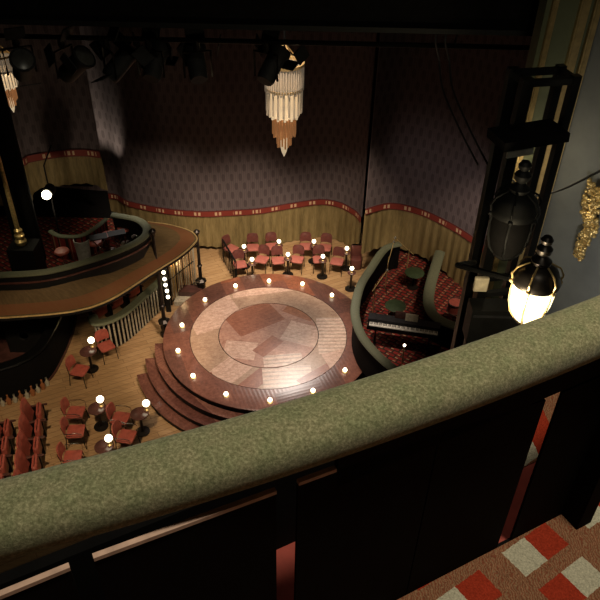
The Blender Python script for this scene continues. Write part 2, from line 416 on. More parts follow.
# ---------------------------------------------------------------- curtains (band height differs per section)
def curtain(label,bandpx,zb,hempx,ztop,ripple=.03,extra0=None,extra1=None,floorz=None):
    root=thing('stage_curtain',(0,0,0),0,label,'curtain','patterned curtains around the stage')
    P=[W(x,y,zb) for x,y in bandpx]
    hem=[]
    for i,(p,(x,y)) in enumerate(zip(P,bandpx)):
        # hem height where the plumb line below p meets the hem height read from the photo
        z=zat_under(p,hempx[i]); hem.append(max(.02,z))
    Q=[Vector((p.x,p.y,h)) for p,h in zip(P,hem)]
    if extra0: Q=[Vector(extra0)]+Q
    if extra1: Q=Q+[Vector(extra1)]
    Q=smooth_path(Q,8)
    root.location=(Q[len(Q)//2].x,Q[len(Q)//2].y,0); base=Vector(root.location)
    # arc length
    s=[0]
    for a,b in zip(Q,Q[1:]): s.append(s[-1]+math.hypot(b.x-a.x,b.y-a.y))
    L=s[-1]; n=int(L/.05); 
    def at(t):
        d=t*L
        for i in range(len(s)-1):
            if s[i+1]>=d-1e-9: 
                k=(d-s[i])/max(1e-9,s[i+1]-s[i]); return Q[i].lerp(Q[i+1],k)
        return Q[-1]
    pts=[at(i/n) for i in range(n+1)]
    def strip(zs,name,mat,offs,uvf):
        m=MB(); uv=[]; N=n+1
        rows=len(zs(0)); 
        for side in (0,1):
            for i,p in enumerate(pts):
                t=pts[min(i+1,n)]-pts[max(i-1,0)]; t.z=0; t.normalize(); nr=Vector((t.y,-t.x,0))
                for j,z in enumerate(zs(i)):
                    o=offs(i,j)-side*.02
                    m.v.append(tuple(Vector((p.x,p.y,z))+nr*o-base)); uv.append(uvf(i,j,z))
        for side in (0,1):
            for i in range(n):
                for j in range(rows-1):
                    a=side*N*rows+i*rows+j
                    f=(a,a+rows,a+rows+1,a+1); m.f.append(f if side==0 else f[::-1]); m.sm.append(True)
        # edges
        for i in range(n):
            for j in (0,rows-1):
                a=i*rows+j; b=a+N*rows; f=(a,b,b+rows,a+rows); m.f.append(f if j==0 else f[::-1]); m.sm.append(False)
        for i in (0,n):
            for j in range(rows-1):
                a=i*rows+j; b=a+N*rows; m.f.append((a,a+1,b+1,b)); m.sm.append(False)
        return m.build(name,mat,root,uv)
    bh=.14
    strip(lambda i:[zb+bh+(ztop-zb-bh)*k/6 for k in range(7)],'patterned_cloth',M['curtain'],lambda i,j:0.0,lambda i,j,z:(i/n*L,z))
    strip(lambda i:[zb-.06,zb+bh+.01],'trim_band',M['band'],lambda i,j:.03,lambda i,j,z:(i/n*L,float(j)))
    strip(lambda i:[pts[i].z+(zb-.05-pts[i].z)*k/4 for k in range(5)],'gold_hem',M['goldcloth'],lambda i,j:ripple*math.sin(i*.05*2*PI/.28+.8*math.sin(i*.11))*(1-.2*j),lambda i,j,z:(i/n*L,z))
    return root
def zat_under(p,py):
    # z on the plumb line of p whose image row is py
    lo,hi=-2,6
    def row(z):
        q=Vector((p.x,p.y,z-H)); d=_F  # camera components
        # camera basis in world: rows of inverse
        R=Vector((_X.x,_Y.x,_up.x)); U=Vector((_X.y,_Y.y,_up.y)); Fw=Vector((_X.z,_Y.z,_up.z))
        return 300-FPX*q.dot(U)/q.dot(Fw)
    for _ in range(40):
        m=(lo+hi)/2
        if row(m)>py: lo=m
        else: hi=m
    return (lo+hi)/2
midpx=[(107,197),(130,205),(165,212),(200,215),(230,214),(260,212),(290,207),(320,203),(340,206),(355,214),(361,221)]
curtain('widest patterned curtain, behind the round stage and the back row of tables',midpx,1.35,[238,240,243,246,248,250,248,243,243,250,255],10.5,.03,(-8.6,19.2,.9))
rpx=[(365,213),(390,207),(420,213),(450,227),(475,243),(500,262)]
curtain('patterned curtain arching over the keyboard box at right of the stage',rpx,2.35,[254,247,253,270,293,312],11,.03,None,(6.4,14.0,1.2))
lpx=[(10,165),(30,160),(60,155),(85,154),(101,156)]
curtain('narrow patterned curtain hanging behind the upper left balcony',lpx,4.3,[205,190,185,184,191],12,.03,(-10.5,16.2,3.2))

# ---------------------------------------------------------------- round stage
SC=Vector((-.82,14.14,0)); ZS=.6
st=thing('round_stage',SC,0,'round wooden stage with turntable centre and red-brown bulb-lit border','stage')
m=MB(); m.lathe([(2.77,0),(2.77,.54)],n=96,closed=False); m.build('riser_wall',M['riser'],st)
m=MB(); m.lathe([(2.1,.585),(2.1,.6),(2.76,.6),(2.8,.585),(2.8,.56),(2.76,.55),(2.7,.55)],n=120,closed=False); m.build('border_ring',M['stage_border'],st)
m=MB(); m.lathe([(1.345,.585),(1.345,.598),(2.085,.598),(2.085,.585)],n=120,closed=False); m.build('fixed_floor',M['stage_outer'],st)
m=MB(); m.lathe([(1.325,.585),(1.325,.6),(0,.6)],n=96,closed=False); m.build('turntable',M['stage_inner'],st)
m=MB(); m.lathe([(2.2,.56),(2.2,.586),(0,.586)],n=96,closed=False); m.build('gap_liner',M['riser'],st)
def arc(r0,r1,a0,a1,z0,z1,n=60):
    m=MB(); prof=[(r0,z0),(r1,z0),(r1,z1),(r0,z1),(r0,z0)]
    m.lathe(prof,n=n,closed=False,smooth=False,a0=a0,a1=a1)
    for a in (a0,a1):
        m.add([(r*math.cos(a),r*math.sin(a),z) for r,z in prof[:4]],[(0,1,2,3)])
    return m
for k,(r,a) in enumerate(((3.03,186),(3.30,193),(3.57,200))):
    a0=math.radians(a); a1=math.radians(318-4*k); z=.43-.165*k+.03*(k==2)
    s=thing('stage_step',(0,0,0)); s.parent=st
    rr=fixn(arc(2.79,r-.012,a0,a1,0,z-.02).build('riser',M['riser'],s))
    fixn(arc(2.79,r,a0-.004,a1,z-.02,z).build('tread',M['tread'],s))
# footlights
fl=[((182,325),'left of the stage beside the near iron post'),((205,299.5),'at the foot of the far iron post'),((235.5,285.7),'on the far left rim before the low dark fence'),
((269,280.8),'at the far middle of the rim'),((302.5,283.7),'on the far rim, right of the middle'),((332,295),'on the far right rim before the back chairs'),
((345,370),'on the near right rim below the keyboard box'),
((313,390.5),'on the near rim just above the velvet handrail, second from right'),((270,400),'nearest the velvet handrail'),
((226,394),'on the near left rim above the curved steps'),((193,375.7),'on the left rim at the top of the steps'),((178,350.5),'on the leftmost edge of the rim')]
fp=thing('footlight'); tag(fp,'x','light','bulb footlights around the stage border')
m=MB(); m.lathe([(.075,0),(.075,.012),(.05,.02),(.045,.03)],n=16); m.build('socket',M['brass'],fp)
m=MB(); m.sphere((0,0,.065),.055); m.build('bulb',M['bulb'],fp)
index_kids(fp)
for i,(p,l) in enumerate(fl):
    q=W(*p,ZS+.06); place(fp,i==0,(q.x,q.y,ZS),0,'round glowing footlight '+l)

# ---------------------------------------------------------------- iron posts beside the stage
def iron_post(x,y,h,label):
    r=thing('iron_post',(x,y,0),0,label,'post','iron posts left of the stage')
    m=MB(); m.lathe([(.15,0),(.15,.1),(.1,.14),(.13,.3),(.13,.42),(.17,.48),(.17,.52),(.09,.58)],n=8,smooth=False); m.build('pedestal',M['iron'],r)
    m=MB(); m.lathe([(.055,.57),(.05,1.0),(.075,1.02),(.075,1.06),(.048,1.08),(.04,h-.2)],n=12); m.build('shaft',M['iron'],r)
    m=MB(); m.lathe([(.045,h-.2),(.09,h-.12),(.09,h-.08),(.05,h-.04),(.0,h)],n=12); m.build('finial',M['iron'],r)
p=W(166,335,0); iron_post(p.x,p.y,3.5,'near iron post at left stage rim, rising past the balcony valance')
p=W(202,294,0); iron_post(p.x,p.y,2.3,'far iron post by the wooden steps, reaching the tip of the valance')

# ---------------------------------------------------------------- chairs
def cafe_chair(pad,name='cafe_chair'):
    r=thing(name); tag(r,'x','chair')
    m=MB(); m.rbox(-.23,.23,-.22,.24,.43,.50,.03); m.build('seat',pad,r)
    # curved back cushion
    m=MB(); vs=[];fs=[];nx=9;nz=6
    for side in (0,1):
        for i in range(nx):
            u=-1+2*i/(nx-1)
            for j in range(nz):
                v=j/(nz-1); w=.215*(1-.25*max(0,abs(v-.45)-.3)/.55*2)
                bul=.025*(1-u*u)*math.sin(PI*min(1,max(0,v)))
                y=-.25-.06*(v)+.05*u*u+(bul+.015 if side==0 else -.02)
                vs.append((u*w,y,.56+.34*v))
    for side in (0,1):
        for i in range(nx-1):
            for j in range(nz-1):
                a=side*nx*nz+i*nz+j; f=(a,a+nz,a+nz+1,a+1); fs.append(f if side==1 else f[::-1])
    for i in range(nx-1):
        for j in (0,nz-1):
            a=i*nz+j; b=a+nx*nz; fs.append((a,a+nz,b+nz,b))
    for j in range(nz-1):
        for i in (0,nx-1):
            a=i*nz+j; b=a+nx*nz; fs.append((a,a+1,b+1,b))
    m.add(vs,fs,True); fixn(m.build('backrest',pad,r))
    m=MB()
    m.tube([(-.22,-.22,.44),(.22,-.22,.44),(.22,.22,.44),(-.22,.22,.44)],.012,6,loop=True); m.build('seat_frame',M['iron'],r)
    for s in (-1,1):
        MB().tube([(s*.21,.21,.44),(s*.23,.25,0)],.013,6).build('leg',M['iron'],r)
        MB().tube([(s*.21,-.21,.44),(s*.23,-.27,0)],.013,6).build('leg',M['iron'],r)
        MB().tube([(s*.21,-.22,.44),(s*.2,-.245,.6),(s*.18,-.29,.82)],.012,6).build('back_post',M['iron'],r)
    index_kids(r); return r
def arm_chair(pad):
    r=cafe_chair(pad,'armchair')
    for s in (-1,1):
        MB().tube([(s*.22,-.24,.5),(s*.27,-.2,.66),(s*.28,.1,.68),(s*.27,.22,.64),(s*.24,.23,.46)],.011,6).build('arm_hoop',M['chrome'],r)
    index_kids(r); return r
red=cafe_chair(M['red_leather'])
a_lab='chairs at the lamp tables left of the stage'
def dirz(dx,dy): return math.atan2(-dx,dy)   # rotation that turns +Y to (dx,dy)
q=W(79,369,.45); place(red,True,(q.x,q.y,0),dirz(1,-.2),'red leather chair nearest the black curved bar, facing right',a_lab)
q=W(106,346,.4); place(red,False,(q.x,q.y,0),dirz(.6,-.8),'red leather chair in front of the slatted green box rail',a_lab)
armc=arm_chair(M['red_leather'])
q=W(75,411,.45); place(armc,True,(q.x,q.y,0),dirz(1,0),'red armchair left of the dark round table, farther of the pair',a_lab)
for (x,y,l) in ((75,430,'red armchair left of the dark round table, nearer of the pair'),(72,456,'red armchair partly hidden behind the velvet handrail, left of the lowest globe lamp'),
  (120,417,'red armchair between the two round tables, farther of the pair'),(126,435,'red armchair between the two round tables, nearer of the pair')):
    q=W(x,y,.45); place(armc,False,(q.x,q.y,0),dirz(1,.1 if x<100 else -.15),l,a_lab)

# theatre seats
def theatre_seat():
    r=thing('theatre_chair'); tag(r,'x','chair')
    m=MB(); m.rbox(-.262,.262,.0,.15,.34,.80,.045); m.build('seat',M['red_leather'],r)
    m=MB(); vs=[];fs=[];nx=11;nz=7
    for side in (0,1):
        for i in range(nx):
            u=-1+2*i/(nx-1)
            for j in range(nz):
                v=j/(nz-1); ztop=1.02-.02*u*u
                z=.42+(ztop-.42)*v; y=-.2-.14*v+.035*u*u+(.05 if side==0 else -.03)-(.03*(v==1) if side==0 else -.02*(v==1))
                vs.append((u*.295,y,z))
    for side in (0,1):
        for i in range(nx-1):
            for j in range(nz-1):
                a=side*nx*nz+i*nz+j; f=(a,a+nz,a+nz+1,a+1); fs.append(f if side==1 else f[::-1])
    for i in range(nx-1):
        for j in (0,nz-1):
            a=i*nz+j; b=a+nx*nz; fs.append((a,a+nz,b+nz,b))
    for j in range(nz-1):
        for i in (0,nx-1):
            a=i*nz+j; b=a+nx*nz; fs.append((a,a+1,b+1,b))
    m.add(vs,fs,True); fixn(m.build('backrest',M['red_leather'],r))
    for s in (-1,1):
        m=MB(); m.box(s*.295-.018,s*.295+.018,-.16,.16,0,.6); sd=m.build('side_standard',M['black_gloss'],r)
        MB().rbox(s*.295-.03,s*.295+.03,-.2,.26,.60,.64,.012).build('armrest',M['tabletop'],r)
    index_kids(r); return r
ts=theatre_seat()
g='red theatre seats in two rows at far left'
a=W(38,417,.4); b=W(33,482,.4); rowdir=(b-a).normalized(); ang=dirz(-rowdir.y,rowdir.x)
rows=[(a,['farthest seat','second seat from the far end','third seat from the far end','fourth seat from the far end','fifth seat from the far end','nearest seat'],'right-hand red row')]
a2=W(6,434,.4); rows.append((a2,['farthest seat','second seat from the far end','third seat from the far end','fourth seat from the far end','nearest seat'],'leftmost red row'))
first=True
for a0,ls,rn in rows:
    for k,l in enumerate(ls):
        q=a0+Vector((rowdir.x,rowdir.y,0))*.53*k
        place(ts,first,(q.x,q.y,0),ang,'red theatre chair, %s in the %s'%(l,rn),g); first=False
g='red seats inside the slatted green box'
for i,(x,y,l) in enumerate(((100,312,'leftmost'),(116,303,'middle'),(133,292,'rightmost'))):
    q=W(x,y,.45); place(ts,False,(q.x-.05,q.y+.1,0),dirz(.8,-.6),'red theatre seat behind the slatted green rail, %s of three'%l,g)

# tables and globe lamps
def table(r=.3,h=.74):
    t=thing('pedestal_table'); tag(t,'x','table')
    m=MB(); m.lathe([(0,h-.03),(r-.01,h-.03),(r,h-.02),(r,h-.005),(r-.01,h),(0,h)],n=28); m.build('tabletop',M['tabletop'],t)
    m=MB(); m.lathe([(.05,.03),(.04,.1),(.04,h-.08),(.08,h-.03)],n=12); m.build('column',M['iron'],t)
    m=MB(); m.lathe([(.2,0),(.2,.02),(.06,.05)],n=20); m.build('base',M['iron'],t)
    index_kids(t); return t
tb=table(.25)
def glamp(r=.1):
    t=thing('globe_lamp'); tag(t,'x','lamp')
    m=MB(); m.lathe([(.07,0),(.07,.015),(.025,.04),(.02,.1),(.05,.12),(.05,.14),(.03,.15)],n=14); m.build('lamp_base',M['brass'],t)
    m=MB(); m.sphere((0,0,.15+r*.9),r); m.build('globe',M['bulb'],t)
    index_kids(t); return t
gl=glamp()
g='dark round tables left of the stage'; g2='lit globe lamps on the tables left of the stage'
T=[((88,351),(91,340),'dark round table between two red chairs by the slatted rail','lit globe lamp on the table by the slatted rail'),
((97,408),(100,399),'dark round table right of the paired red armchairs','lit globe lamp above the dark table beside the paired armchairs'),
((138,414),(146,403),'dark round table beside the curved stage steps','lit globe lamp beside the curved stage steps'),
((104,446),(108.5,438),'dark round table mostly hidden behind the velvet handrail','lowest lit globe lamp, just above the velvet handrail')]
for i,(tp,lp,l1,l2) in enumerate(T):
    q=W(*lp,.85); 
    p=W(*tp,.64); d=Vector((q.x-p.x,q.y-p.y,0)); 
    if d.length>.2: p=Vector((q.x,q.y,0))-d.normalized()*.2
    place(tb,i==0,(p.x,p.y,0),0,l1,g); place(gl,i==0,(q.x,q.y,.74*FS),0,l2,g2)

# back row
g='small lamp tables behind the stage'; g2='lit globe lamps on the tables behind the stage'
BT=[((244,246),'leftmost, next to the low dark fence'),((252,259),'front left, before the first pair of chairs'),((279,241),'farthest back near the gold hem, left'),((288,254),'front middle, between chair pairs'),
((314,241),'farthest back near the gold hem, right'),((323,256),'front right, before the maroon chairs'),((347,248),'right, behind the end chair'),((352,268),'rightmost, nearest the green box rail')]
stb=table(.15,.72)
for i,(p,l) in enumerate(BT):
    q=W(*p,.78)
    q.y=min(q.y,19.0); 
    place(stb,i==0,(q.x,q.y,0),0,'small round table behind the stage, '+l,g)
    o=place(gl,False,(q.x,q.y,.72*FS),0,'lit globe lamp behind the stage, '+l,g2,.62)
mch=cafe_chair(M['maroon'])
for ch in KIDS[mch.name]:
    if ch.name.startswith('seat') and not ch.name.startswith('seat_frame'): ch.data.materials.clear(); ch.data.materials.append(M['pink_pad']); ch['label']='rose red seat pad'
g='maroon chairs behind the stage'
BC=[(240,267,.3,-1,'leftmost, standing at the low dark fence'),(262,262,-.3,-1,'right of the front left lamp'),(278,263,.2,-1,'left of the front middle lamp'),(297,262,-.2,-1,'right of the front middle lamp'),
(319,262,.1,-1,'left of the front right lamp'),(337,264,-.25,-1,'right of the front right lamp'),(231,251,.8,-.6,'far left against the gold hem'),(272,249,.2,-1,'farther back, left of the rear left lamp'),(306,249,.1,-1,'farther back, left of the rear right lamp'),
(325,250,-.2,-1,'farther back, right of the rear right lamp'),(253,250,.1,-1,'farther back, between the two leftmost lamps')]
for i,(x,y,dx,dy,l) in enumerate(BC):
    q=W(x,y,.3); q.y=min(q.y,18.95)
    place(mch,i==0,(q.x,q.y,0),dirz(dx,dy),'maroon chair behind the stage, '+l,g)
# red bench seat near right end
q=W(357,240,.9); o=MB(); o.rbox(-.18,.18,-.16,.16,0,.38,.05); o.rbox(-.18,.18,.08,.17,.3,.8,.04); o=o.build('upholstered_stool',M['maroon']); o.location=(q.x,18.2,0); tag(o,'small maroon upholstered seat at the right end of the back row','seat')

# low dark fence at left end of back row
a=W(226,250,.8); b=W(236,285,.5)
fr=thing('low_fence',(0,0,0),0,'low dark fence closing the left end of the back row of tables','fence')
a=W(224,262,0);b=W(237,285,0); fr.location=(a.x,a.y,0); d=Vector((b.x-a.x,b.y-a.y,0))
MB().tube([(0,0,.85),tuple(d+Vector((0,0,.85)))],.03,6).build('top_rail',M['black'],fr)
for k in range(9):
    p=d*k/8; MB().tube([(p.x,p.y,0),(p.x,p.y,.84)],.02 if k%4==0 else .012,6).build('baluster',M['black'],fr)

# ---------------------------------------------------------------- upper left balcony
ZR=3.3; ZD=2.42
railL=smooth_path([W(x,y,ZR) for x,y in [(-60,274),(-30,275),(0,275),(45,272),(85,262),(120,250),(140,240),(147,232),(145,225),(135,219),(112,215)]],5)
rimL=smooth_path([W(x,y,2.3) for x,y in [(-60,319),(-30,318),(0,318),(70,312),(110,300),(150,275),(180,256),(194,244),(197,238),(190,231),(170,225),(148,222)]],5)
bal=thing('upper_balcony',(railL[20].x,railL[20].y,0),0,'curved upper left balcony with sage handrail, red carpet and gold valance','balcony')
bb=Vector((railL[20].x,railL[20].y,0))
def loc(P): return [Vector(p)-bb for p in P]
prof=[(.11*math.cos(t)*(1.0),.05*math.sin(t)) for t in [2*PI*k/12 for k in range(12)]]
MB().sweep(loc(railL),prof).build('handrail',M['sage_rail'],bal)
m=MB(); rl=[Vector((p.x,p.y,0)) for p in loc(railL)]
m.sweep(rl,[(-.05,2.8),(-.02,2.8),(-.02,3.26),(-.05,3.26)],smooth=False); m.build('parapet',M['black'],bal)
m=MB(); m.sweep(rl,[(-.055,3.08),(-.085,3.08),(-.085,3.12),(-.055,3.12)],smooth=False); m.build('lower_trim',M['tabletop'],bal)
# valance loft
def resample(P,n):
    s=[0]
    for a,b in zip(P,P[1:]): s.append(s[-1]+(b-a).length)
    out=[]
    for k in range(n+1):
        d=s[-1]*k/n
        for i in range(len(s)-1):
            if s[i+1]>=d-1e-7: out.append(P[i].lerp(P[i+1],(d-s[i])/max(1e-9,s[i+1]-s[i]))); break
    return out
NA=70
ra=resample(railL,NA); rb=resample(rimL,NA)
top=[Vector((p.x,p.y,2.98)) for p in ra]
m=MB(); uv=[]; R=5
for i in range(NA+1):
    for j in range(R):
        k=j/(R-1); p=rb[i].lerp(top[i],k); p.z=2.3+.68*(k**.8); m.v.append(tuple(p-bb)); uv.append((i*.11,k))
for i in range(NA):
    for j in range(R-1):
        a=i*R+j; m.f.append((a,a+R,a+R+1,a+1)); m.sm.append(True)
m.build('valance',M['skirt'],bal,uv)
m=MB(); m.tube(loc(rb),.022,6); m.build('valance_rim',M['brass'],bal)
deck=[(p.x-bb.x,p.y-bb.y) for p in ra]+[(-5.9-bb.x,18.5-bb.y),(-11-bb.x,19.0-bb.y)]
fixn(MB().poly(deck,ZD-.15,ZD-.012).build('deck',M['void'],bal))  # blackened to stand in for the shade behind the carpet
fixn(MB().poly([(p.x-bb.x,p.y-bb.y) for p in ra if p.y<15.6]+[(-5.4-bb.x,16.9-bb.y),(-11-bb.x,16.9-bb.y)],ZD-.01,ZD).build('carpet',M['redcarpet'],bal))
soff=[(p.x-bb.x,p.y-bb.y) for p in rb]+[(-6.0-bb.x,17.8-bb.y),(-11-bb.x,17.8-bb.y)]
fixn(MB().poly(soff,2.2,2.26).build('soffit',M['black'],bal))
# dark rear of the balcony
struct(MB().box(-11,-6.35,18.6,18.75,2.5,8).build('wall_balcony_rear',M['void']))
# inner rail
ir=smooth_path([W(x,y,3.1) for x,y in [(50,231),(60,236),(80,236),(95,228),(106,219)]],5)
r=thing('inner_rail',(0,0,0),0,'short sage rail inside the upper left balcony behind the silver shade','rail')
MB().sweep(ir,[(.07*math.cos(t),.035*math.sin(t)) for t in [2*PI*k/10 for k in range(10)]]).build('handrail',M['sage_rail'],r)
MB().sweep([Vector((p.x,p.y,0)) for p in ir],[(-.02,ZD),(.02,ZD),(.02,3.08),(-.02,3.08)],smooth=False).build('rail_panel',M['redcarpet'],r)
# silver shade stand
q=W(84,257,ZD+.1)
q=W(80,250,ZD+.8)
r=thing('music_stand',(q.x+.1,q.y-.05,ZD),0,'silver music stand catching light inside the upper left balcony','music stand')
mm=Matrix.Rotation(-.35,4,'X')
MB().lathe([(.15,.5),(.19,1.15),(.175,1.15),(.135,.5)],n=16,closed=False,a0=-PI,a1=0).build('desk',M['pale_metal'],r)
MB().tube([(0,0,0),(0,0,.6)],.02,6).build('pole',M['iron'],r)
MB().lathe([(.2,0),(.03,.04)],n=12).build('base',M['iron'],r)
# x stands
for i,(x,y,l) in enumerate(((118,242,'right of the silver stand'),(100,246,'just beside the silver stand'))):
    q=W(x,y,ZD+.5); r=thing('folding_stand',(q.x,q.y,ZD),.4,'thin metal folding stand in the upper balcony, '+l,'stand','folding stands in the upper balcony')
    MB().tube([(-.25,0,0),(.2,0,.75)],.014,6).build('leg',M['chrome'],r); MB().tube([(.25,0.03,0),(-.2,.03,.75)],.014,6).build('leg',M['chrome'],r)
    MB().box(-.22,.22,-.12,.14,.75,.78).build('tray',M['smoke'],r)
g='small dark red seats on the upper balcony'
bs=thing('balcony_stool'); tag(bs,'x','stool',g)
MB().lathe([(.02,.43),(.17,.43),(.19,.47),(.17,.51),(.0,.52)],n=16).build('seat',M['red_leather'],bs)
MB().tube([(0,0,.03),(0,0,.43)],.02,6).build('pole',M['chrome'],bs); MB().lathe([(.16,0),(.02,.03)],n=12).build('base',M['chrome'],bs)
index_kids(bs)
for i,(x,y,l) in enumerate(((135,222,'at the rounded end of the handrail'),(124,229,'second from the rounded end'),(108,236,'right of the inner rail'),(95,243,'behind the thin folding stand'),(62,252,'left of the silver music stand'))):
    q=W(x,y,ZD+.45); place(bs,i==0,(q.x,q.y,ZD),0,'small red stool on the upper balcony, '+l,g)
# dark column & gilt column
q=W(30,262,ZD)
m=MB(); m.lathe([(.34,ZD),(.34,12)],c=(-6.95,14.75,0),n=20); o=m.build('black_column',M['void']); tag(o,'thick black column rising behind the gilt column at far left','column')
q=WY(20,238,14.1)
r=thing('gilt_column',(q.x,q.y,q.z-.15),0,'slender gilt column with turned base at far left','column')
MB().lathe([(.055,.42),(.05,2.5),(.05,6)],n=14).build('shaft',M['gold'],r)
MB().lathe([(.09,-.05),(.13,0),(.14,.08),(.07,.16),(.12,.2),(.12,.24),(.06,.28),(.1,.34),(.1,.38),(.055,.43)],n=14).build('turned_base',M['gold'],r)
z0=q.z-.2-ZD
MB().box(-.3,.35,-.25,.3,ZD-q.z+.15,-.05).build('plinth',M['black'],r)
# bright balcony spotlight
q=WY(47,194,15.6)
r=thing('spotlight',q,0,'bright round spotlight glaring under the left curtain arch','spotlight')
MB().sphere((0,-.05,0),.12).build('lens',M['bulb_big'],r)
MB().lathe([(.1,0),(.14,.0),(.15,.3),(.1,.36)],M=Matrix.Rotation(-PI/2,4,'X'),n=16).build('can',M['black'],r)
MB().tube([(0,.2,.12),(0,.2,.7),(0,.95,.9)],.02,6).build('bracket',M['black'],r)
MB().tube([(0,.2,-.1),(0,.2,ZD-q.z)],.025,6).build('stand_pole',M['black'],r)

# ---------------------------------------------------------------- slatted green box under the balcony
cp=smooth_path([W(x,y,1.0) for x,y in [(92,316),(97,323),(115,318),(130,308),(150,290),(166,276)]],6)
r=thing('slatted_rail',(cp[12].x,cp[12].y,0),0,'curved sage green rail with a slatted front under the balcony','rail')
b0=Vector((cp[12].x,cp[12].y,0)); cl=[p-b0 for p in cp]
MB().sweep(cl,[(.12,-.03),(.14,0),(.1,.04),(-.1,.04),(-.14,0),(-.12,-.03)]).build('handrail',M['sage_rail'],r)
cs=resample(cl,24)
for k in range(1,24):
    p=cs[k]; t=(cs[min(k+1,24)]-cs[k-1]); a=math.atan2(t.y,t.x)
    MB().box(-.022,.022,-.012,.012,.03,.98,Matrix.Translation((p.x,p.y,0))@Matrix.Rotation(a,4,'Z')).build('slat',M['slat'],r)
MB().sweep([Vector((p.x,p.y,0)) for p in cl],[(-.05,0),(.0,0),(.0,.98),(-.05,.98)] if False else [(.03,0),(.05,0),(.05,.97),(.03,.97)],smooth=False).build('backing',M['void'],r)
# tall gate between posts
a=W(172,305,0); b=W(196,285,0)
r=thing('slatted_gate',(a.x,a.y,0),0,'tall slatted gate between the two iron posts','gate'); d=Vector((b.x-a.x,b.y-a.y,0))
n_=11
for k in range(n_+1):
    p=d*k/n_; MB().tube([(p.x,p.y,0),(p.x,p.y,1.75 if k in (0,n_) else 1.68)],.03 if k in (0,n_) else .016,6).build('upright',M['slat'] if k%3 else M['iron'],r)
for z in (.12,.9,1.7): MB().tube([(0,0,z),(d.x,d.y,z)],.02,6).build('crossbar',M['iron'],r)
# bulb strip
a=W(167,297,.55)
r=thing('bulb_strip',(a.x,a.y,0),0,'vertical strip of five lit bulbs beside the near iron post','light')
MB().box(-.07,.07,.0,.05,.0,1.62).build('backboard',M['black'],r)
for k,(x,y) in enumerate(((168,297),(167,291),(165.5,285),(164.5,279),(163.5,272.5))):
    q=WY(x,y,a.y-.04); MB().sphere((q.x-a.x,q.y-a.y,q.z),.052).build('bulb',M['bulb'],r)
# steps near far post
r=thing('wooden_steps',(0,0,0),0,'low wooden steps at the foot of the far iron post','steps')
q=W(186,304,0); r.location=(q.x,q.y,0)
for k in range(2):
    MB().box(-.32+.1*k,.45,-.1+.28*k,.55,.15*k,.15*(k+1)).build('step',M['tabletop'] if k else M['slat'],r)
# gantry floor beam light door frames: warm lamp glowing behind the gate
q=W(171,262,1.2); r=thing('wall_lamp',(q.x,q.y,1.2),0,'small warm lamp glowing behind the slatted gate','lamp')
MB().box(-.08,.08,.05,.12,-1.2,.25).build('backplate',M['brass'],r); MB().lathe([(.05,-.12),(.07,.0),(.05,.14)],n=12).build('shade',M['amber'],r)
LAMPQ=q.copy()

# ---------------------------------------------------------------- black curved bar lower left
pf=smooth_path([W(x,y,0) for x,y in [(-60,412),(-20,408),(0,403),(30,393),(50,379),(63,357),(72,335),(76,318)]],6)
bx=Vector((pf[20].x,pf[20].y,0)); pl=[p-bx for p in pf]
r=thing('curved_bar',bx,0,'black curved bar front under the balcony at far left','bar')
MB().sweep(pl,[(.0,.0),(.1,.0),(.14,1.0),(.02,1.0)],smooth=False).build('front_panel',M['void'],r)
MB().sweep(pl,[(-.02,1.0),(.22,1.0),(.24,1.03),(.22,1.06),(-.02,1.06),(-.04,1.03)]).build('counter_top',M['black_gloss'],r)
fixn(MB().poly([(p.x+ -.0-bx.x+bx.x, p.y) for p in [Vector((q.x,q.y,0)) for q in resample([Vector((p.x,p.y,0)) for p in pl],24)]]+[(0.8,3.8),(-4,3.8)],.02,.04).build('inner_floor',M['tabletop'],r))
m=MB(); m.sweep(pl,[(-.04,.0),(.0,.0),(.0,.05),(-.04,.05)],smooth=False); m.build('foot_trim',M['tabletop'],r)
g='amber and clear glass bottles along the foot of the black bar'
bt=thing('glass_bottle'); tag(bt,'x','bottle',g)
MB().lathe([(.055,0),(.06,.02),(.06,.15),(.025,.2),(.02,.26)],n=12).build('body',M['amber_bit'],bt)
MB().lathe([(.024,.26),(.026,.3),(.0,.31)],n=10).build('cap',M['amber_bit'],bt)
index_kids(bt)
bc=thing('glass_bottle'); tag(bc,'x','bottle',g)
MB().lathe([(.05,0),(.055,.02),(.055,.12),(.022,.17),(.02,.22)],n=12).build('body',M['clear_bit'],bc)
MB().lathe([(.024,.22),(.026,.26),(.0,.27)],n=10).build('cap',M['silver'],bc)
index_kids(bc)
ps=resample([p for p in pf],36)
nb=0
names=['first','second','third','fourth','fifth','sixth','seventh','eighth','ninth','tenth','eleventh','twelfth']
vis=[p for i,p in enumerate(ps) if p.x>-7.55 and p.y<12.75][::1]
for i,p in enumerate(vis[:12]):
    place(bc if i%2 else bt,i<2,(p.x+.05,p.y-.11,0),0,('clear' if i%2 else 'amber')+' bottle along the foot of the black bar, %s from the left'%names[i],g)
# speaker in dark interior
q=W(18,330,1.0)
o=MB(); o.box(-.5,.5,-.3,.3,0,1.1); o.lathe([(.2,0),(.16,.02),(.05,-.03)],c=(0,0,0),M=Matrix.Translation((0,-.3,.6))@Matrix.Rotation(PI/2,4,'X'),n=20); o=o.build('black_loudspeaker',M['black']); o.location=(q.x,q.y+.5,.04); tag(o,'black loudspeaker in shadow behind the curved bar','speaker')

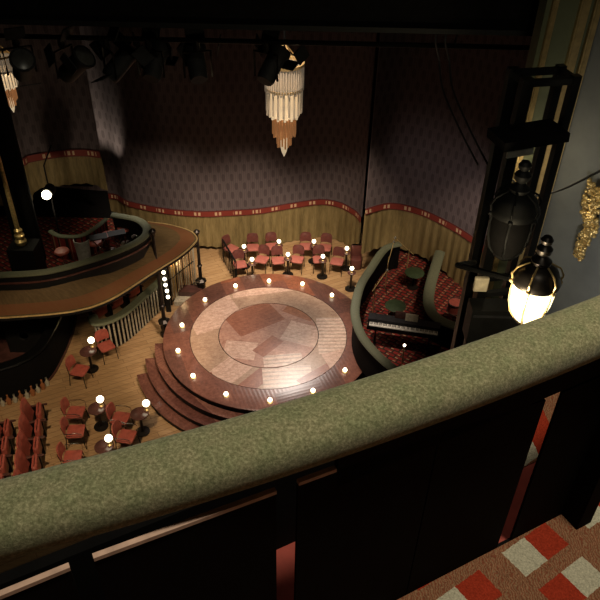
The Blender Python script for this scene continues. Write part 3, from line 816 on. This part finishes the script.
# ---------------------------------------------------------------- right box with keyboard
ZB=.74
rp=smooth_path([W(x,y,1.6) for x,y in [(400,244),(385,249),(370,270),(360,287),(355,310),(359,330),(370,347),(390,366),(420,385),(455,405)]],6)
b0=Vector((rp[24].x,rp[24].y,0)); cl=[p-b0 for p in rp]; cf=[Vector((p.x,p.y,0)) for p in cl]
r=thing('musicians_box',b0,0,'raised box right of the stage with curved sage handrail and red carpet','box')
MB().sweep(cl,[(.12*math.cos(t),.06*math.sin(t)) for t in [2*PI*k/14 for k in range(14)]]).build('handrail',M['sage_rail'],r)
MB().sweep(cf,[(-.03,.63),(.03,.63),(.03,1.56),(-.03,1.56)],smooth=False).build('parapet',M['void'],r)
rpp=resample(cf,40)
fixn(MB().poly([(p.x,p.y) for p in rpp]+[(6.0-b0.x,10.0-b0.y),(7.5-b0.x,15.0-b0.y),(5-b0.x,20-b0.y),(2.2-b0.x,20.2-b0.y)],.64,ZB).build('carpet_floor',M['redcarpet'],r))
ip=smooth_path([W(x,y,1.5) for x,y in [(440,252),(437,262),(430,287),(429,305),(437,318),(458,327),(485,332)]],6)
MB().poly([(2.25-b0.x,13-b0.y),(3.2-b0.x,11-b0.y),(6.0-b0.x,10.2-b0.y),(7-b0.x,15-b0.y),(5-b0.x,19-b0.y),(2.6-b0.x,18-b0.y)],0,.635).build('plinth',M['void'],r)
r=thing('inner_box_rail',(0,0,0),0,'inner curved sage rail right of the keyboard','rail')
MB().sweep(ip,[(.15*math.cos(t),.06*math.sin(t)) for t in [2*PI*k/14 for k in range(14)]]).build('handrail',M['sage_rail'],r)
MB().sweep([Vector((p.x,p.y,0)) for p in ip],[(-.03,ZB),(.03,ZB),(.03,1.46),(-.03,1.46)],smooth=False).build('rail_panel',M['void'],r)
# keyboard
ka=W(369,327,1.36); kb=W(437,337,1.36); kd=(kb-ka); L=kd.length; kang=math.atan2(kd.y,kd.x)
r=thing('keyboard',((ka.x+kb.x)/2,(ka.y+kb.y)/2,ZB),kang,'black stage piano with white keys facing the camera inside the right box','piano')
h=L/2
MB().box(-h-.05,h+.05,-.1,.32,.62,.735).build('body',M['black_gloss'],r)
MB().box(-h-.05,h+.05,.07,.32,.735,.84).build('control_panel',M['smoke'],r)
kk=MB()
nk=52
for k in range(nk):
    x0=-h+2*h*k/nk; kk.box(x0+.002,x0+2*h/nk-.002,-.09,.06,.735,.757)
kk.build('white_keys',M['white'],r)
kk=MB()
for k in range(nk):
    if k%7 in (0,1,3,4,5): 
        x0=-h+2*h*(k+1)/nk; kk.box(x0-.009,x0+.009,-.03,.06,.757,.77)
kk.build('black_keys',M['black'],r)
for s in (-1,1):
    MB().tube([(s*h*.8,-.05,.62),(s*h*.8,.25,0)],.02,6).build('leg',M['black_gloss'],r); MB().tube([(s*h*.8,.25,.62),(s*h*.8,-.05,0)],.02,6).build('leg',M['black_gloss'],r)
MB().box(-.25,.35,.24,.27,.85,1.05).build('music_rest',M['tabletop'],r)
o=MB().box(.1,.42,.28,.30,.0,.22).build('sheet_music',M['cream']); 
o.location=Vector(((ka.x+kb.x)/2,(ka.y+kb.y)/2,ZB+.845))+Vector((-.1,-.07,0)); o.rotation_euler=(0,0,kang); tag(o,'cream sheet music propped on the keyboard','sheet music')
# round tables and stands in box
g='dark round tables on the box carpet'
bt2=table(.33,.6)
for i,(x,y,l) in enumerate(((396,303,'nearer one, behind the keyboard'),(415,270,'farther one, near the gold hem'))):
    q=W(x,y,ZB+.6); place(bt2,i==0,(q.x,q.y,ZB),0,'dark green-topped round table on the red carpet, '+l,g)
for ch in KIDS[bt2.name]:
    if ch.name.startswith('tabletop'): ch.data.materials.clear(); ch.data.materials.append(M['leaf'])
g='microphone stands in the right box'
mp=thing('microphone_stand'); tag(mp,'x','microphone stand',g)
MB().tube([(0,0,0.02),(0,0,1.15)],.014,6).build('pole',M['brass'],mp); MB().tube([(-.1,-.1,1.0),(.35,.25,1.35)],.011,6).build('boom',M['brass'],mp)
for k in range(3):
    a=2*PI*k/3; MB().tube([(0,0,.12),(.28*math.cos(a),.28*math.sin(a),.0)],.01,6).build('leg',M['black_gloss'],mp)
MB().sphere((.38,.27,1.37),.035,sz=1.4).build('microphone',M['silver'],mp)
index_kids(mp)
for i,(x,y,a,l) in enumerate(((372,318,.2,'nearest the outer handrail'),(385,290,.6,'by the far bend of the handrail'),(405,282,2.0,'between the two dark tables'),(428,262,1.2,'against the gold hem at right'))):
    q=W(x,y,ZB); place(mp,i==0,(q.x,q.y,ZB),a,'brass microphone stand on the box carpet, '+l,g)
# cymbal / silver thing & drum
q=W(404,349,1.5)
r=thing('small_globe_lamp',(q.x,q.y,ZB),0,'tiny lit bulb on a stem in front of the keyboard','lamp'); MB().tube([(0,0,.02),(0,0,.85)],.015,6).build('stem',M['brass'],r); MB().lathe([(.12,0),(.02,.03)],n=12).build('base',M['brass'],r); MB().sphere((0,0,.88),.035).build('bulb',M['bulb'],r)
q=W(455,309,1.3)
r=thing('snare_drum',(q.x,q.y,ZB),0,'red drum with chrome hoops at the right end of the box','drum')
MB().lathe([(.2,.5),(.2,.78)],n=24).build('shell',M['red_leather'],r)
for z in (.5,.78): MB().tube([(.205*math.cos(2*PI*k/24),.205*math.sin(2*PI*k/24),z) for k in range(24)],.014,6,loop=True).build('hoop',M['chrome'],r)
for k in range(3):
    a=2*PI*k/3; MB().tube([(.1*math.cos(a),.1*math.sin(a),.5),(.24*math.cos(a),.24*math.sin(a),0)],.014,6).build('leg',M['chrome'],r)

# ---------------------------------------------------------------- chandeliers
def chandelier():
    r=thing('chandelier'); tag(r,'x','chandelier','tiered glass chandeliers')
    # local origin at tip, total 1.9
    def tier(name,rad,z0,z1,n,mat,w=.02):
        m=MB()
        for k in range(n):
            a=2*PI*k/n; c=(rad*math.cos(a),rad*math.sin(a)); dz=.03*math.sin(k*2.1)
            m.lathe([(w*.9,z0+dz),(w,z0+.03+dz),(w,z1)],c=(c[0],c[1],0),n=6)
        return m.build(name,mat,r)
    tier('upper_glass_tier',.34,1.36,1.82,44,M['rods'],.024)
    tier('middle_glass_tier',.27,.86,1.45,38,M['rods_mid'],.022)
    tier('outer_glass_tier',.33,.92,1.38,20,M['rods'],.018)
    tier('amber_glass_tier',.21,.48,.95,24,M['amber'],.022)
    tier('inner_amber_tier',.13,.25,.7,14,M['amber'],.018)
    m=MB(); m.lathe([(.0,0),(.05,.12),(.09,.3),(.06,.5)],n=10); m.build('crystal_drop',M['rods_mid'],r)
    for rad,z in ((.35,1.84),(.34,1.4),(.22,.96)):
        MB().lathe([(rad-.03,z-.02),(rad+.02,z-.02),(rad+.02,z+.03),(rad-.03,z+.03),(rad-.03,z-.02)],n=32,closed=False).build('hoop',M['brass'],r)
    MB().tube([(0,0,.6),(0,0,4.5)],.02,6).build('rod',M['black_gloss'],r)
    m=MB()
    for k in range(4):
        a=PI/4+PI*k/2; m.tube([(0,0,2.2),(.34*math.cos(a),.34*math.sin(a),1.84)],.01,5)
    m.build('suspension_arms',M['brass'],r)
    index_kids(r); return r
ch=chandelier()
q=WY(284,157,12.5); place(ch,True,q,0,'tiered glass chandelier hanging above the stage, larger in view')
CH1=q.copy()
q=WY(14,113,15.3); place(ch,False,q,0,'smaller tiered glass chandelier cut by the left edge of the photo',scale=.72)
CH2=q.copy()

# ---------------------------------------------------------------- lighting rig
zb=zat(300,26,8.5)
r=thing('lighting_bridge',(0,8.7,zb)); MB().box(-8,7,-.3,.3,0,1.6).build('deck_box',M['void'],r); MB().box(-8,7,-.4,-.3,0,.06).build('lip',M['black'],r)
for x in (-7,6): MB().tube([(x,0,1.6),(x,0,15-zb)],.04,6).build('hanger',M['black'],r)
tag(r,'black lighting bridge crossing the top of the view','bridge')
r=thing('rigging_pipe',(0,9.5,0),0,'black rigging pipe that carries the dim spotlights at upper left','pipe')
zp=zat(180,40,9.5); MB().tube([(-8,0,zp),(6.8,0,zp)],.035,8).build('pipe',M['black_gloss'],r)
for x in (-6,-2,2,6): MB().tube([(x,0,zp),(x,-.45,zp+.9)],.015,6).build('hanger',M['black'],r)
g='dark theatre spotlights on the rigging pipe'
fx=thing('theatre_spotlight'); tag(fx,'x','spotlight',g)
Mx=Matrix.Rotation(math.radians(50),4,'X')
MB().lathe([(.11,-.05),(.13,.0),(.13,.35),(.17,.42),(.17,.46)],n=18,M=Mx,closed=True).build('can',M['smoke'],fx)
MB().lathe([(.14,.465),(.1,.48),(.0,.49)],n=16,M=Mx).build('lens',M['dim_lens'],fx)
MB().tube([(-.19,0,0),(-.19,0,.35),(.19,0,.35),(.19,0,0)],.018,6).build('yoke',M['iron'],fx)
MB().lathe([(.03,.35),(.05,.4),(.04,.5)],n=8).build('clamp',M['iron'],fx)
for k in range(4):
    a=PI/2*k; MB().box(-.13,.13,.165,.18,.46,.66,Mx@Matrix.Rotation(a,4,'Z')@Matrix.Rotation(-.35,4,'X')).build('barn_door',M['smoke'],fx)
index_kids(fx)
for i,(x,y,a,l) in enumerate(((20,62,.5,'leftmost, above the left chandelier'),(66,68,1.2,'squarest pair, left one'),(112,82,2.2,'lowest, above the left curtain edge'),(150,60,2.9,'over the wide curtain, left'),(198,68,3.4,'over the wide curtain, right'),(266,78,2.6,'just left of the large chandelier'),(537,40,1.0,'at upper right beside the tower'))):
    q=WY(x,y,9.5); o=place(fx,i==0,(q.x,9.5,zp-.5),a,'dark theatre spotlight on the pipe, '+l)
# drop bar so lower spots hang at their height
for o in [x for x in bpy.data.objects if x.name.startswith('theatre_spotlight')]:
    pass

# ---------------------------------------------------------------- tower, lanterns, ornament at right
p1=WY(489,190,6.3); p2=WY(547,190,6.3)
r=thing('scaffold_tower',((p1.x+p2.x)/2,6.5,0),.22,'tall black scaffold tower standing before the proscenium wall','tower')
hw=(p2.x-p1.x)/2*.84; r.location.x+=.06; zt=zat(513,78,6.3)
for sx in (-1,1):
    for sy in (-1,1):
        w=.055 if sx<0 else .04
        MB().box(sx*hw-w,sx*hw+w,sy*.14-.04,sy*.14+.04,0,zt).build('post',M['black_gloss'],r)
for z in [zt-.05]+[1+1.15*k for k in range(int((zt-2.2)/1.15))]:
    m=MB(); 
    for sy in (-1,1): m.box(-hw,hw,sy*.14-.03,sy*.14+.03,z-.03,z+.03)
    for sx in (-1,1): m.box(sx*hw-.03,sx*hw+.03,-.14,.14,z-.03,z+.03)
    m.build('cross_frame',M['black'],r)
zs=zat(528,139,6.2)
r=thing('black_shelf_light',((p1.x+p2.x)/2-.03,6.22,zs),.26,'flat black fixture with a pale lower edge fixed across the tower','light fixture')
MB().box(-hw-.08,hw+.1,-.12,.24,-.04,.05,Matrix.Rotation(-.06,4,'Y')).build('housing',M['void'],r)
MB().box(-hw-.05,-hw*.1,-.14,-.12,-.1,-.04,Matrix.Rotation(-.06,4,'Y')).build('reflector_edge',M['silver'],r)

def lantern(lit):
    r=thing('lantern'); tag(r,'x','lantern')
    iron=M['iron'] if lit else M['black']  # unlit copy blackened so its silhouette shade is in the colour
    MB().lathe([(.0,0),(.05,.01),(.06,.04),(.1,.05),(.11,.09)],n=20).build('bottom_cup',iron,r)
    g=MB().lathe([(.10,.07),(.15,.15),(.18,.28),(.19,.40),(.18,.49)],n=24,closed=True).build('glass',M['lantern_glass'] if lit else M['void'],r)  # unlit glass is plain black, part of the painted silhouette
    m=MB()
    for k in range(6):
        a=2*PI*k/6+.25; c,s=math.cos(a),math.sin(a)
        MB().tube([(c*.11,s*.11,.08),(c*.16,s*.16,.15),(c*.194,s*.194,.28),(c*.203,s*.203,.40),(c*.195,s*.195,.49)],.011,6).build('cage_rib',M['brass'] if lit else iron,r)
    MB().lathe([(.18,.47),(.21,.48),(.215,.51),(.205,.54),(.19,.57),(.17,.62),(.12,.66),(.07,.68),(.05,.69)],n=28).build('roof',iron,r)
    for k in range(6):
        a=2*PI*k/6+.25; c,s=math.cos(a),math.sin(a)
        m=MB(); m.tube([(c*.21,s*.21,.51),(c*.225,s*.225,.57),(c*.185,s*.185,.64),(c*.09,s*.09,.69)],.009,6); m.build('crown_scroll',M['brass'] if lit or k==1 else iron,r)
        MB().sphere((c*.215,s*.215,.49),.022,8,6).build('boss',M['brass'] if lit else iron,r)
    MB().lathe([(.05,.67),(.085,.69),(.09,.72),(.05,.75),(.035,.77),(.065,.8),(.07,.84),(.045,.87),(.03,.88),(.05,.9),(.055,.93),(.035,.96),(.0,.97)],n=18).build('finial',iron,r)
    MB().tube([(0,.1,.05),(0,.35,.04),(0,.62,.2),(0,.64,.4)],.02,8).build('bracket',M['black_gloss'],r)
    index_kids(r); return r
la=lantern(True); q=WY(524,324,5.0); place(la,True,q,-.3,'large lit milk glass lantern just above the velvet handrail',scale=1.0)
LQ=q.copy()
lb=lantern(False); q=WY(503,259,5.7); place(lb,True,q,-.1,'dark unlit lantern in silhouette inside the scaffold tower',scale=1.1)
LB=q.copy()
# bracket arm between lantern and tower
o=MB().tube([LQ+Vector((-.12,.3,.3)),LQ+Vector((-.5,.8,.1)),Vector((p1.x,6.3,LQ.z-.2))],.03,8).build('bracket_arm',M['black_gloss']); tag(o,'thin black arm running from the tower to the lit lantern','bracket')
# dark platform below
q=WY(492,300,6.0)
r=thing('black_equipment_case',((p1.x+p2.x)/2+.02,6.15,q.z-.3),.0,'black equipment case on the tower, left of the lit lantern','case')
MB().box(-.3,.42,-.12,.12,-.35,.12).build('body',M['black'],r); MB().box(-.28,.4,-.13,-.12,.03,.06).build('lip',M['smoke'],r)
MB().box(.1,.3,-.135,-.12,-.28,-.2).build('latch_plate',M['silver'],r)
q=WY(481,284,6.235)
o=MB(); o.rbox(-.08,.08,-.03,.03,-.09,.09,.01); o=o.build('junction_box',M['cream']); o.location=q; tag(o,'small cream box fixed to the foot of the tower post','box')
# swagged cable on the wall
o=MB(); pts=smooth_path([WY(505,172,6.9),WY(530,195,7.0),WY(560,190,6.6),WY(598,172,6.0),WY(640,150,5.3)],6); o.tube(pts,.012,6); o=o.build('hanging_cable',M['black']); tag(o,'thin black cable swagged across the grey wall','cable')
for x,l in ((452,'left one of two'),(462,'right one of two')):
    o=MB(); pts=smooth_path([Vector((WY(x-14,27,8.28).x,8.34,zb+.03)),Vector((WY(x-14,27,8.28).x,8.3,zb-.1)),WY(x-13,60,8.6),WY(x-9,90,8.2),WY(x+8,130,7.4),WY(x+26,165,6.9)],6); o.tube(pts,.012,6); o=o.build('pole_shadow_line',M['smoke']); tag(o,'dark curved line standing in for a pole shadow left of the tower, '+l,'cable','stand-in pole shadow lines left of the tower')  # modelled lines in place of curved pole shadows on the curtain

# gilt ornament on grey wall
dirw=(B-A).normalized()
nw=Vector((dirw.y,-dirw.x,0)); 
def onwall(px,py):
    d=ray(px,py); n=Vector((dirw.y,-dirw.x,0)); t=(A-Vector((0,0,H))).dot(n)/d.dot(n); return Vector((0,0,H))+d*t
def ornament(pts,label,sc=1):
    P=[onwall(*p) for p in pts]; o0=P[0]
    nn=nw if nw.dot(-o0+Vector((0,0,H)))>0 else -nw
    r=thing('gilt_garland',o0,0,label,'ornament','gilt garlands on the grey wall')
    PP=smooth_path([p-o0+nn*.07 for p in P],5); rnd=random.Random(3)
    m=MB()
    for i,p in enumerate(PP):
        f=i/len(PP); w=(.11*(1-f)+.035)*sc
        for k in range(9):
            c=p+dirw*rnd.uniform(-w,w)+Vector((0,0,rnd.uniform(-.04,.04)))+nn*rnd.uniform(0,.04)
            m.sphere(c,rnd.uniform(.016,.036)*sc,8,5,sz=rnd.uniform(.6,1.3))
    m.build('rosettes',M['gold'],r)
    m=MB()
    for i in range(0,len(PP),2):
        p=PP[i]; a=rnd.uniform(0,6)
        m.tube([p+nn*.05+dirw*(.09*math.cos(a+t*1.1))*(1-t/6)+Vector((0,0,.07*math.sin(a+t*1.1)*(1-t/6))) for t in range(6)],.014,6,r2=.006)
    m.build('scrolls',M['gold'],r)
    m=MB(); m.tube([p+nn*.01 for p in PP],.03,8,r2=.015); m.build('stem',M['gold'],r)
ornament([(604,186),(598,198),(594,212),(596,225),(589,238),(583,254)],'gilt carved garland hanging down the grey wall at the right edge')
0 and ornament([(612,70),(606,85),(603,102),(608,115)],'gilt carved fragment at the upper right photo edge',.8)

# ---------------------------------------------------------------- near balustrade
far=[W(x,y,H-1.0) for x,y in ((0,473),(280,399),(450,344),(600,292))]
near=[W(x,y,H-1.06) for x,y in ((0,563),(200,501),(420,431),(600,356))]
def fit(P):  # quadratic y(x)
    import itertools
    n=len(P); S=[[sum(p.x**(i+j) for p in P) for j in range(3)]+[sum(p.y*p.x**i for p in P)] for i in range(3)]
    for i in range(3):
        piv=S[i][i]; S[i]=[v/piv for v in S[i]]
        for k in range(3):
            if k!=i: f=S[k][i]; S[k]=[a-f*b for a,b in zip(S[k],S[i])]
    return [S[i][3] for i in range(3)]
fa,ne=fit(far),fit(near)
ZH=H-1.03
ev=lambda c,x:c[0]+c[1]*x+c[2]*x*x
cpath=[]
x=-1.5
cy=lambda x:(ev(fa,x)+ev(ne,x))/2+.004
while x<2.8:
    cpath.append(Vector((x,cy(x) if x<1.0 else cy(1.0)+(x-1.0)*.52,ZH))); x+=.06
x=.3; hwid=(ev(fa,x)-ev(ne,x))/2*math.cos(math.atan(.45))
PA=Vector((.32,1.05,0)); PB=Vector((.82,1.32,0)); pd=(PB-PA).normalized(); pn=Vector((-pd.y,pd.x,0)) # pn points away from camera
r=thing('balcony_balustrade',(PA.x,PA.y,H-1.85),0,'near balustrade with thick green velvet handrail and dark panels','balustrade')
rb0=Vector(r.location)
W2=hwid
prof=[(W2*math.copysign(abs(math.cos(t))**.75,math.cos(t)),.055*math.copysign(abs(math.sin(t))**.8,math.sin(t))-.015) for t in [2*PI*k/28 for k in range(28)]]
MB().sweep([p-rb0 for p in cpath],prof).build('handrail',M['velvet'],r)
gaps=[(-1.215,-1.16),(-.808,-.767),(-.408,-.358),(-.002,.002),(.331,.387),(.74,.79),(1.15,1.2),(1.56,1.61),(1.97,2.02),(2.38,2.43)]
def capz(s): return H-1.108-.055*max(0,(s+.8))/.8 if s<0 else H-1.163-.05*min(1,s/.33)
Rm=Matrix.Rotation(math.atan2(pd.y,pd.x),4,'Z')
for (a,b),(c,d) in zip(gaps,gaps[1:]):
    s0,s1=b,c
    # panel
    t=thing('infill_panel'); t.parent=r
    m=MB(); q=[PA+pd*s0,PA+pd*s1,PA+pd*s1+pn*.008,PA+pd*s0+pn*.008]
    z0=H-1.85; zz=[capz(s0),capz(s1),capz(s1),capz(s0)]
    vs=[(p.x,p.y,z0) for p in q]+[(p.x,p.y,z-.006) for p,z in zip(q,zz)]
    m.add([Vector(v)-rb0 for v in vs],[(3,2,1,0),(4,5,6,7),(0,1,5,4),(1,2,6,5),(2,3,7,6),(3,0,4,7)]); m.build('board',M['panel'],t)
    if s0>=0: continue
    if s0>-.4: q=[q[0],PA+pd*-.27,PA+pd*-.27+pn*.008,q[3]]; zz=[zz[0],capz(-.27),capz(-.27),zz[3]]  # pale strip ends where the board tops fall into shade
    m=MB(); q=[p+o for p,o in zip(q,(-pn*.003,-pn*.003,pn*0,pn*0))]
    vs=[(p.x,p.y,z-.007) for p,z in zip(q,zz)]+[(p.x,p.y,z+.003) for p,z in zip(q,zz)]
    m.add([Vector(v)-rb0 for v in vs],[(3,2,1,0),(4,5,6,7),(0,1,5,4),(1,2,6,5),(2,3,7,6),(3,0,4,7)]); m.build('cap',M['panel_lit_edge'],t)  # lit top edge of the board, painted as a pale strip
q=[PA+pd*-.265,PA+pd*2.2,PA+pd*2.2+pn*.015,PA+pd*-.265+pn*.015]
MB().poly([((p-rb0).x,(p-rb0).y) for p in q],.64,.80).build('top_band',M['panel'],r)
# support posts; the middle one is added to darken the gap before it
for s in (-1.6,.004,1.6,):
    p=PA+pd*s+pn*.06-rb0; MB().box(-.02,.02,-.02,.02,0,.77,Matrix.Translation((p.x,p.y,0))@Rm).build('post',M['panel'],r)
p=PA+pd*.622-pn*.03-rb0
MB().box(-.03,.03,-.035,.035,0,.76,Matrix.Translation((p.x,p.y,0))@Rm).build('post',M['panel'],r)
# balcony floor
def quad(s0,s1,n0,n1,z0,z1,name,mat):
    q=[PA+pd*s0+pn*n0,PA+pd*s1+pn*n0,PA+pd*s1+pn*n1,PA+pd*s0+pn*n1]; return MB().poly([(p.x,p.y) for p in q],z0,z1).build(name,mat)
o=quad(-2.2,2.6,-3.2,-.001,H-2.15,H-1.85,'floor_balcony',M['carpet']); struct(o)
o=quad(-2.2,2.6,.0,.30,H-2.15,H-1.86,'floor_ledge',M['red_cloth']); struct(o)
o=quad(-2.2,.1,.30,.33,H-2.15,H-1.5,'trim_shade_ledge',M['void']); struct(o)  # black strip added so the gap above the ledge stays dark
o=quad(-2.2,2.6,.0,.01,H-2.15,H-1.852,'trim_3_ledge',M['void']); struct(o)
q=[PA+pd*.12+pn*.2,PA+pd*2.6+pn*.2,PA+pd*2.6+pn*.5,PA+pd*.12+pn*.5]; zz=[H-1.855,H-1.855,H-1.6,H-1.6]
m=MB(); m.add([(p.x,p.y,H-2.1) for p in q]+[(p.x,p.y,z) for p,z in zip(q,zz)],[(3,2,1,0),(4,5,6,7),(0,1,5,4),(1,2,6,5),(2,3,7,6),(3,0,4,7)]); struct(m.build('trim_2_ledge',M['carpet']))

# ---------------------------------------------------------------- lights
def light(ty,name,loc,target=None,power=100,col=(1,.85,.65),size=.3,spot=None,blend=.5):
    l=bpy.data.lights.new(name,ty); l.energy=power; l.color=col
    if ty=='SPOT': l.spot_size=math.radians(spot); l.spot_blend=blend; l.shadow_soft_size=size
    elif ty=='AREA': l.size=size
    else: l.shadow_soft_size=size
    o=bpy.data.objects.new(name,l); C.objects.link(o); o.location=loc
    if target is not None: o.rotation_euler=(Vector(target)-Vector(loc)).to_track_quat('-Z','Y').to_euler()
    return o
light('SPOT','stage_key',(-.5,11,13),(-.8,14.2,.6),4200,(1,.80,.64),.3,36,.35)
light('SPOT','stage_back_light',(-.1,18.5,7.4),(-.6,13.9,.6),1500,(1,.88,.78),.3,40,.5)
light('SPOT','floor_wash',(-4.6,6.5,9.5),(-5.4,12,0),2300,(1,.74,.45),.3,38,.5)
light('SPOT','step_glint',(-5.4,18.0,6.4),(-3.8,12.4,.2),260,(1,.9,.78),.12,22,.6)  # unseen spot added to put a highlight on the treads
light('SPOT','floor_fill',(-1.2,11.6,6),(-4.4,14.6,0),520,(1,.74,.45),.3,44,.7)
light('SPOT','back_row_wash',(-.5,15,9),(-.8,18.0,0),900,(1,.80,.58),.4,38,.7)
for x,tx,pw in ((-2.6,-4.9,620),(-.8,-2.0,900),(1.0,.9,800)):
    light('SPOT','curtain_wash',(x,14.2,7.2),(tx,19.4,-.9),pw*2.6,(1,.80,.58),.3,44,1.0)
light('SPOT','right_curtain_wash',(4.4,12.6,7.0),(4.5,16.6,1.0),1300,(1,.78,.56),.3,44,1.0)
light('SPOT','box_wash',(2.6,13,7.5),(3.2,14.8,.6),60,(1,.72,.45),.3,60,.8)
light('SPOT','left_curtain_uplight',(-6.6,14.9,3.2),(-6.9,16.8,4.5),48,(1,.8,.55),.1,100,.9)
light('SPOT','edge_glow',(-5.75,18.9,2.5),(-6.6,20.1,4.8),200,(1,.88,.66),.1,70,1.0)
light('SPOT','balcony_fill',(-6.0,14.7,5.4),(-6.3,13.7,3.0),34,(1,.84,.56),.1,80,.9)  # unseen spot added to brighten balcony rail, stand and carpet
light('SPOT','valance_wash',(-4.5,10.5,7),(-4.3,14.4,2.3),35,(1,.7,.42),.3,50,.8)
light('AREA','balcony_light',(1.1,.95,14.6),(.6,1.0,11.5),80,(1,.92,.70),.35)
light('SPOT','ledge_fill',(1.3,2.5,14.2),(.62,1.3,H-1.9),26,(1,.85,.68),.2,24,.6)  # unseen spot added to brighten the ledge behind the panels
light('POINT','lantern_bulb',LQ+Vector((-.32,-.28,.28)),None,70,(1,.82,.5),.12)
light('SPOT','wall_fill',(2.6,4.1,H-4.5),(4.1,5.7,H-4.4),170,(1,.95,.85),.2,110,1.0)  # unseen source in mid air, added to brighten the grey wall
light('POINT','chandelier_bulb',CH1+Vector((0,0,1.3)),None,2.5,(1,.75,.45),.06)
light('POINT','chandelier_bulb',CH2+Vector((0,0,.9)),None,1.5,(1,.75,.45),.06)
light('POINT','gate_bulb',LAMPQ+Vector((.1,-.15,0)),None,10,(1,.7,.35),.05)
light('POINT','tower_back_fill',(LB.x+.42,7.05,LB.z+.25),None,8,(1,.85,.55),.06)  # unseen point light added to brighten the strips behind the tower
light('SPOT','right_curtain_side',(5.0,12.6,3.4),(4.9,16.2,3.4),260,(1,.86,.78),.3,60,1.0)  # unseen spot added to brighten the curtain towards the tower
light('SPOT','column_fill',(-6.9,12.9,5.6),(-6.8,14.0,3.6),45,(1,.85,.55),.1,70,1.0)  # unseen spot added to brighten the gilt column and rail
w=bpy.data.worlds.new('World'); bpy.context.scene.world=w; w.use_nodes=True
w.node_tree.nodes['Background'].inputs[0].default_value=(.6,.55,.5,1); w.node_tree.nodes['Background'].inputs[1].default_value=.0006

# ---------------------------------------------------------------- camera
cd=bpy.data.cameras.new('camera'); co=bpy.data.objects.new('camera',cd); C.objects.link(co)
cd.sensor_fit='HORIZONTAL'; cd.sensor_width=36; cd.lens=FPX/600*36; cd.clip_start=.05; cd.clip_end=100
Rv=Vector((_X.x,_Y.x,_up.x)); Uv=Vector((_X.y,_Y.y,_up.y)); Fv=Vector((_X.z,_Y.z,_up.z))
mw=Matrix((( Rv.x,Uv.x,-Fv.x,0),(Rv.y,Uv.y,-Fv.y,0),(Rv.z,Uv.z,-Fv.z,H),(0,0,0,1)))
co.matrix_world=mw
sc=bpy.context.scene; sc.camera=co
sc.view_settings.view_transform='Standard'; sc.view_settings.look='None'; sc.view_settings.gamma=1; sc.view_settings.use_curve_mapping=False; sc.view_settings.exposure=0
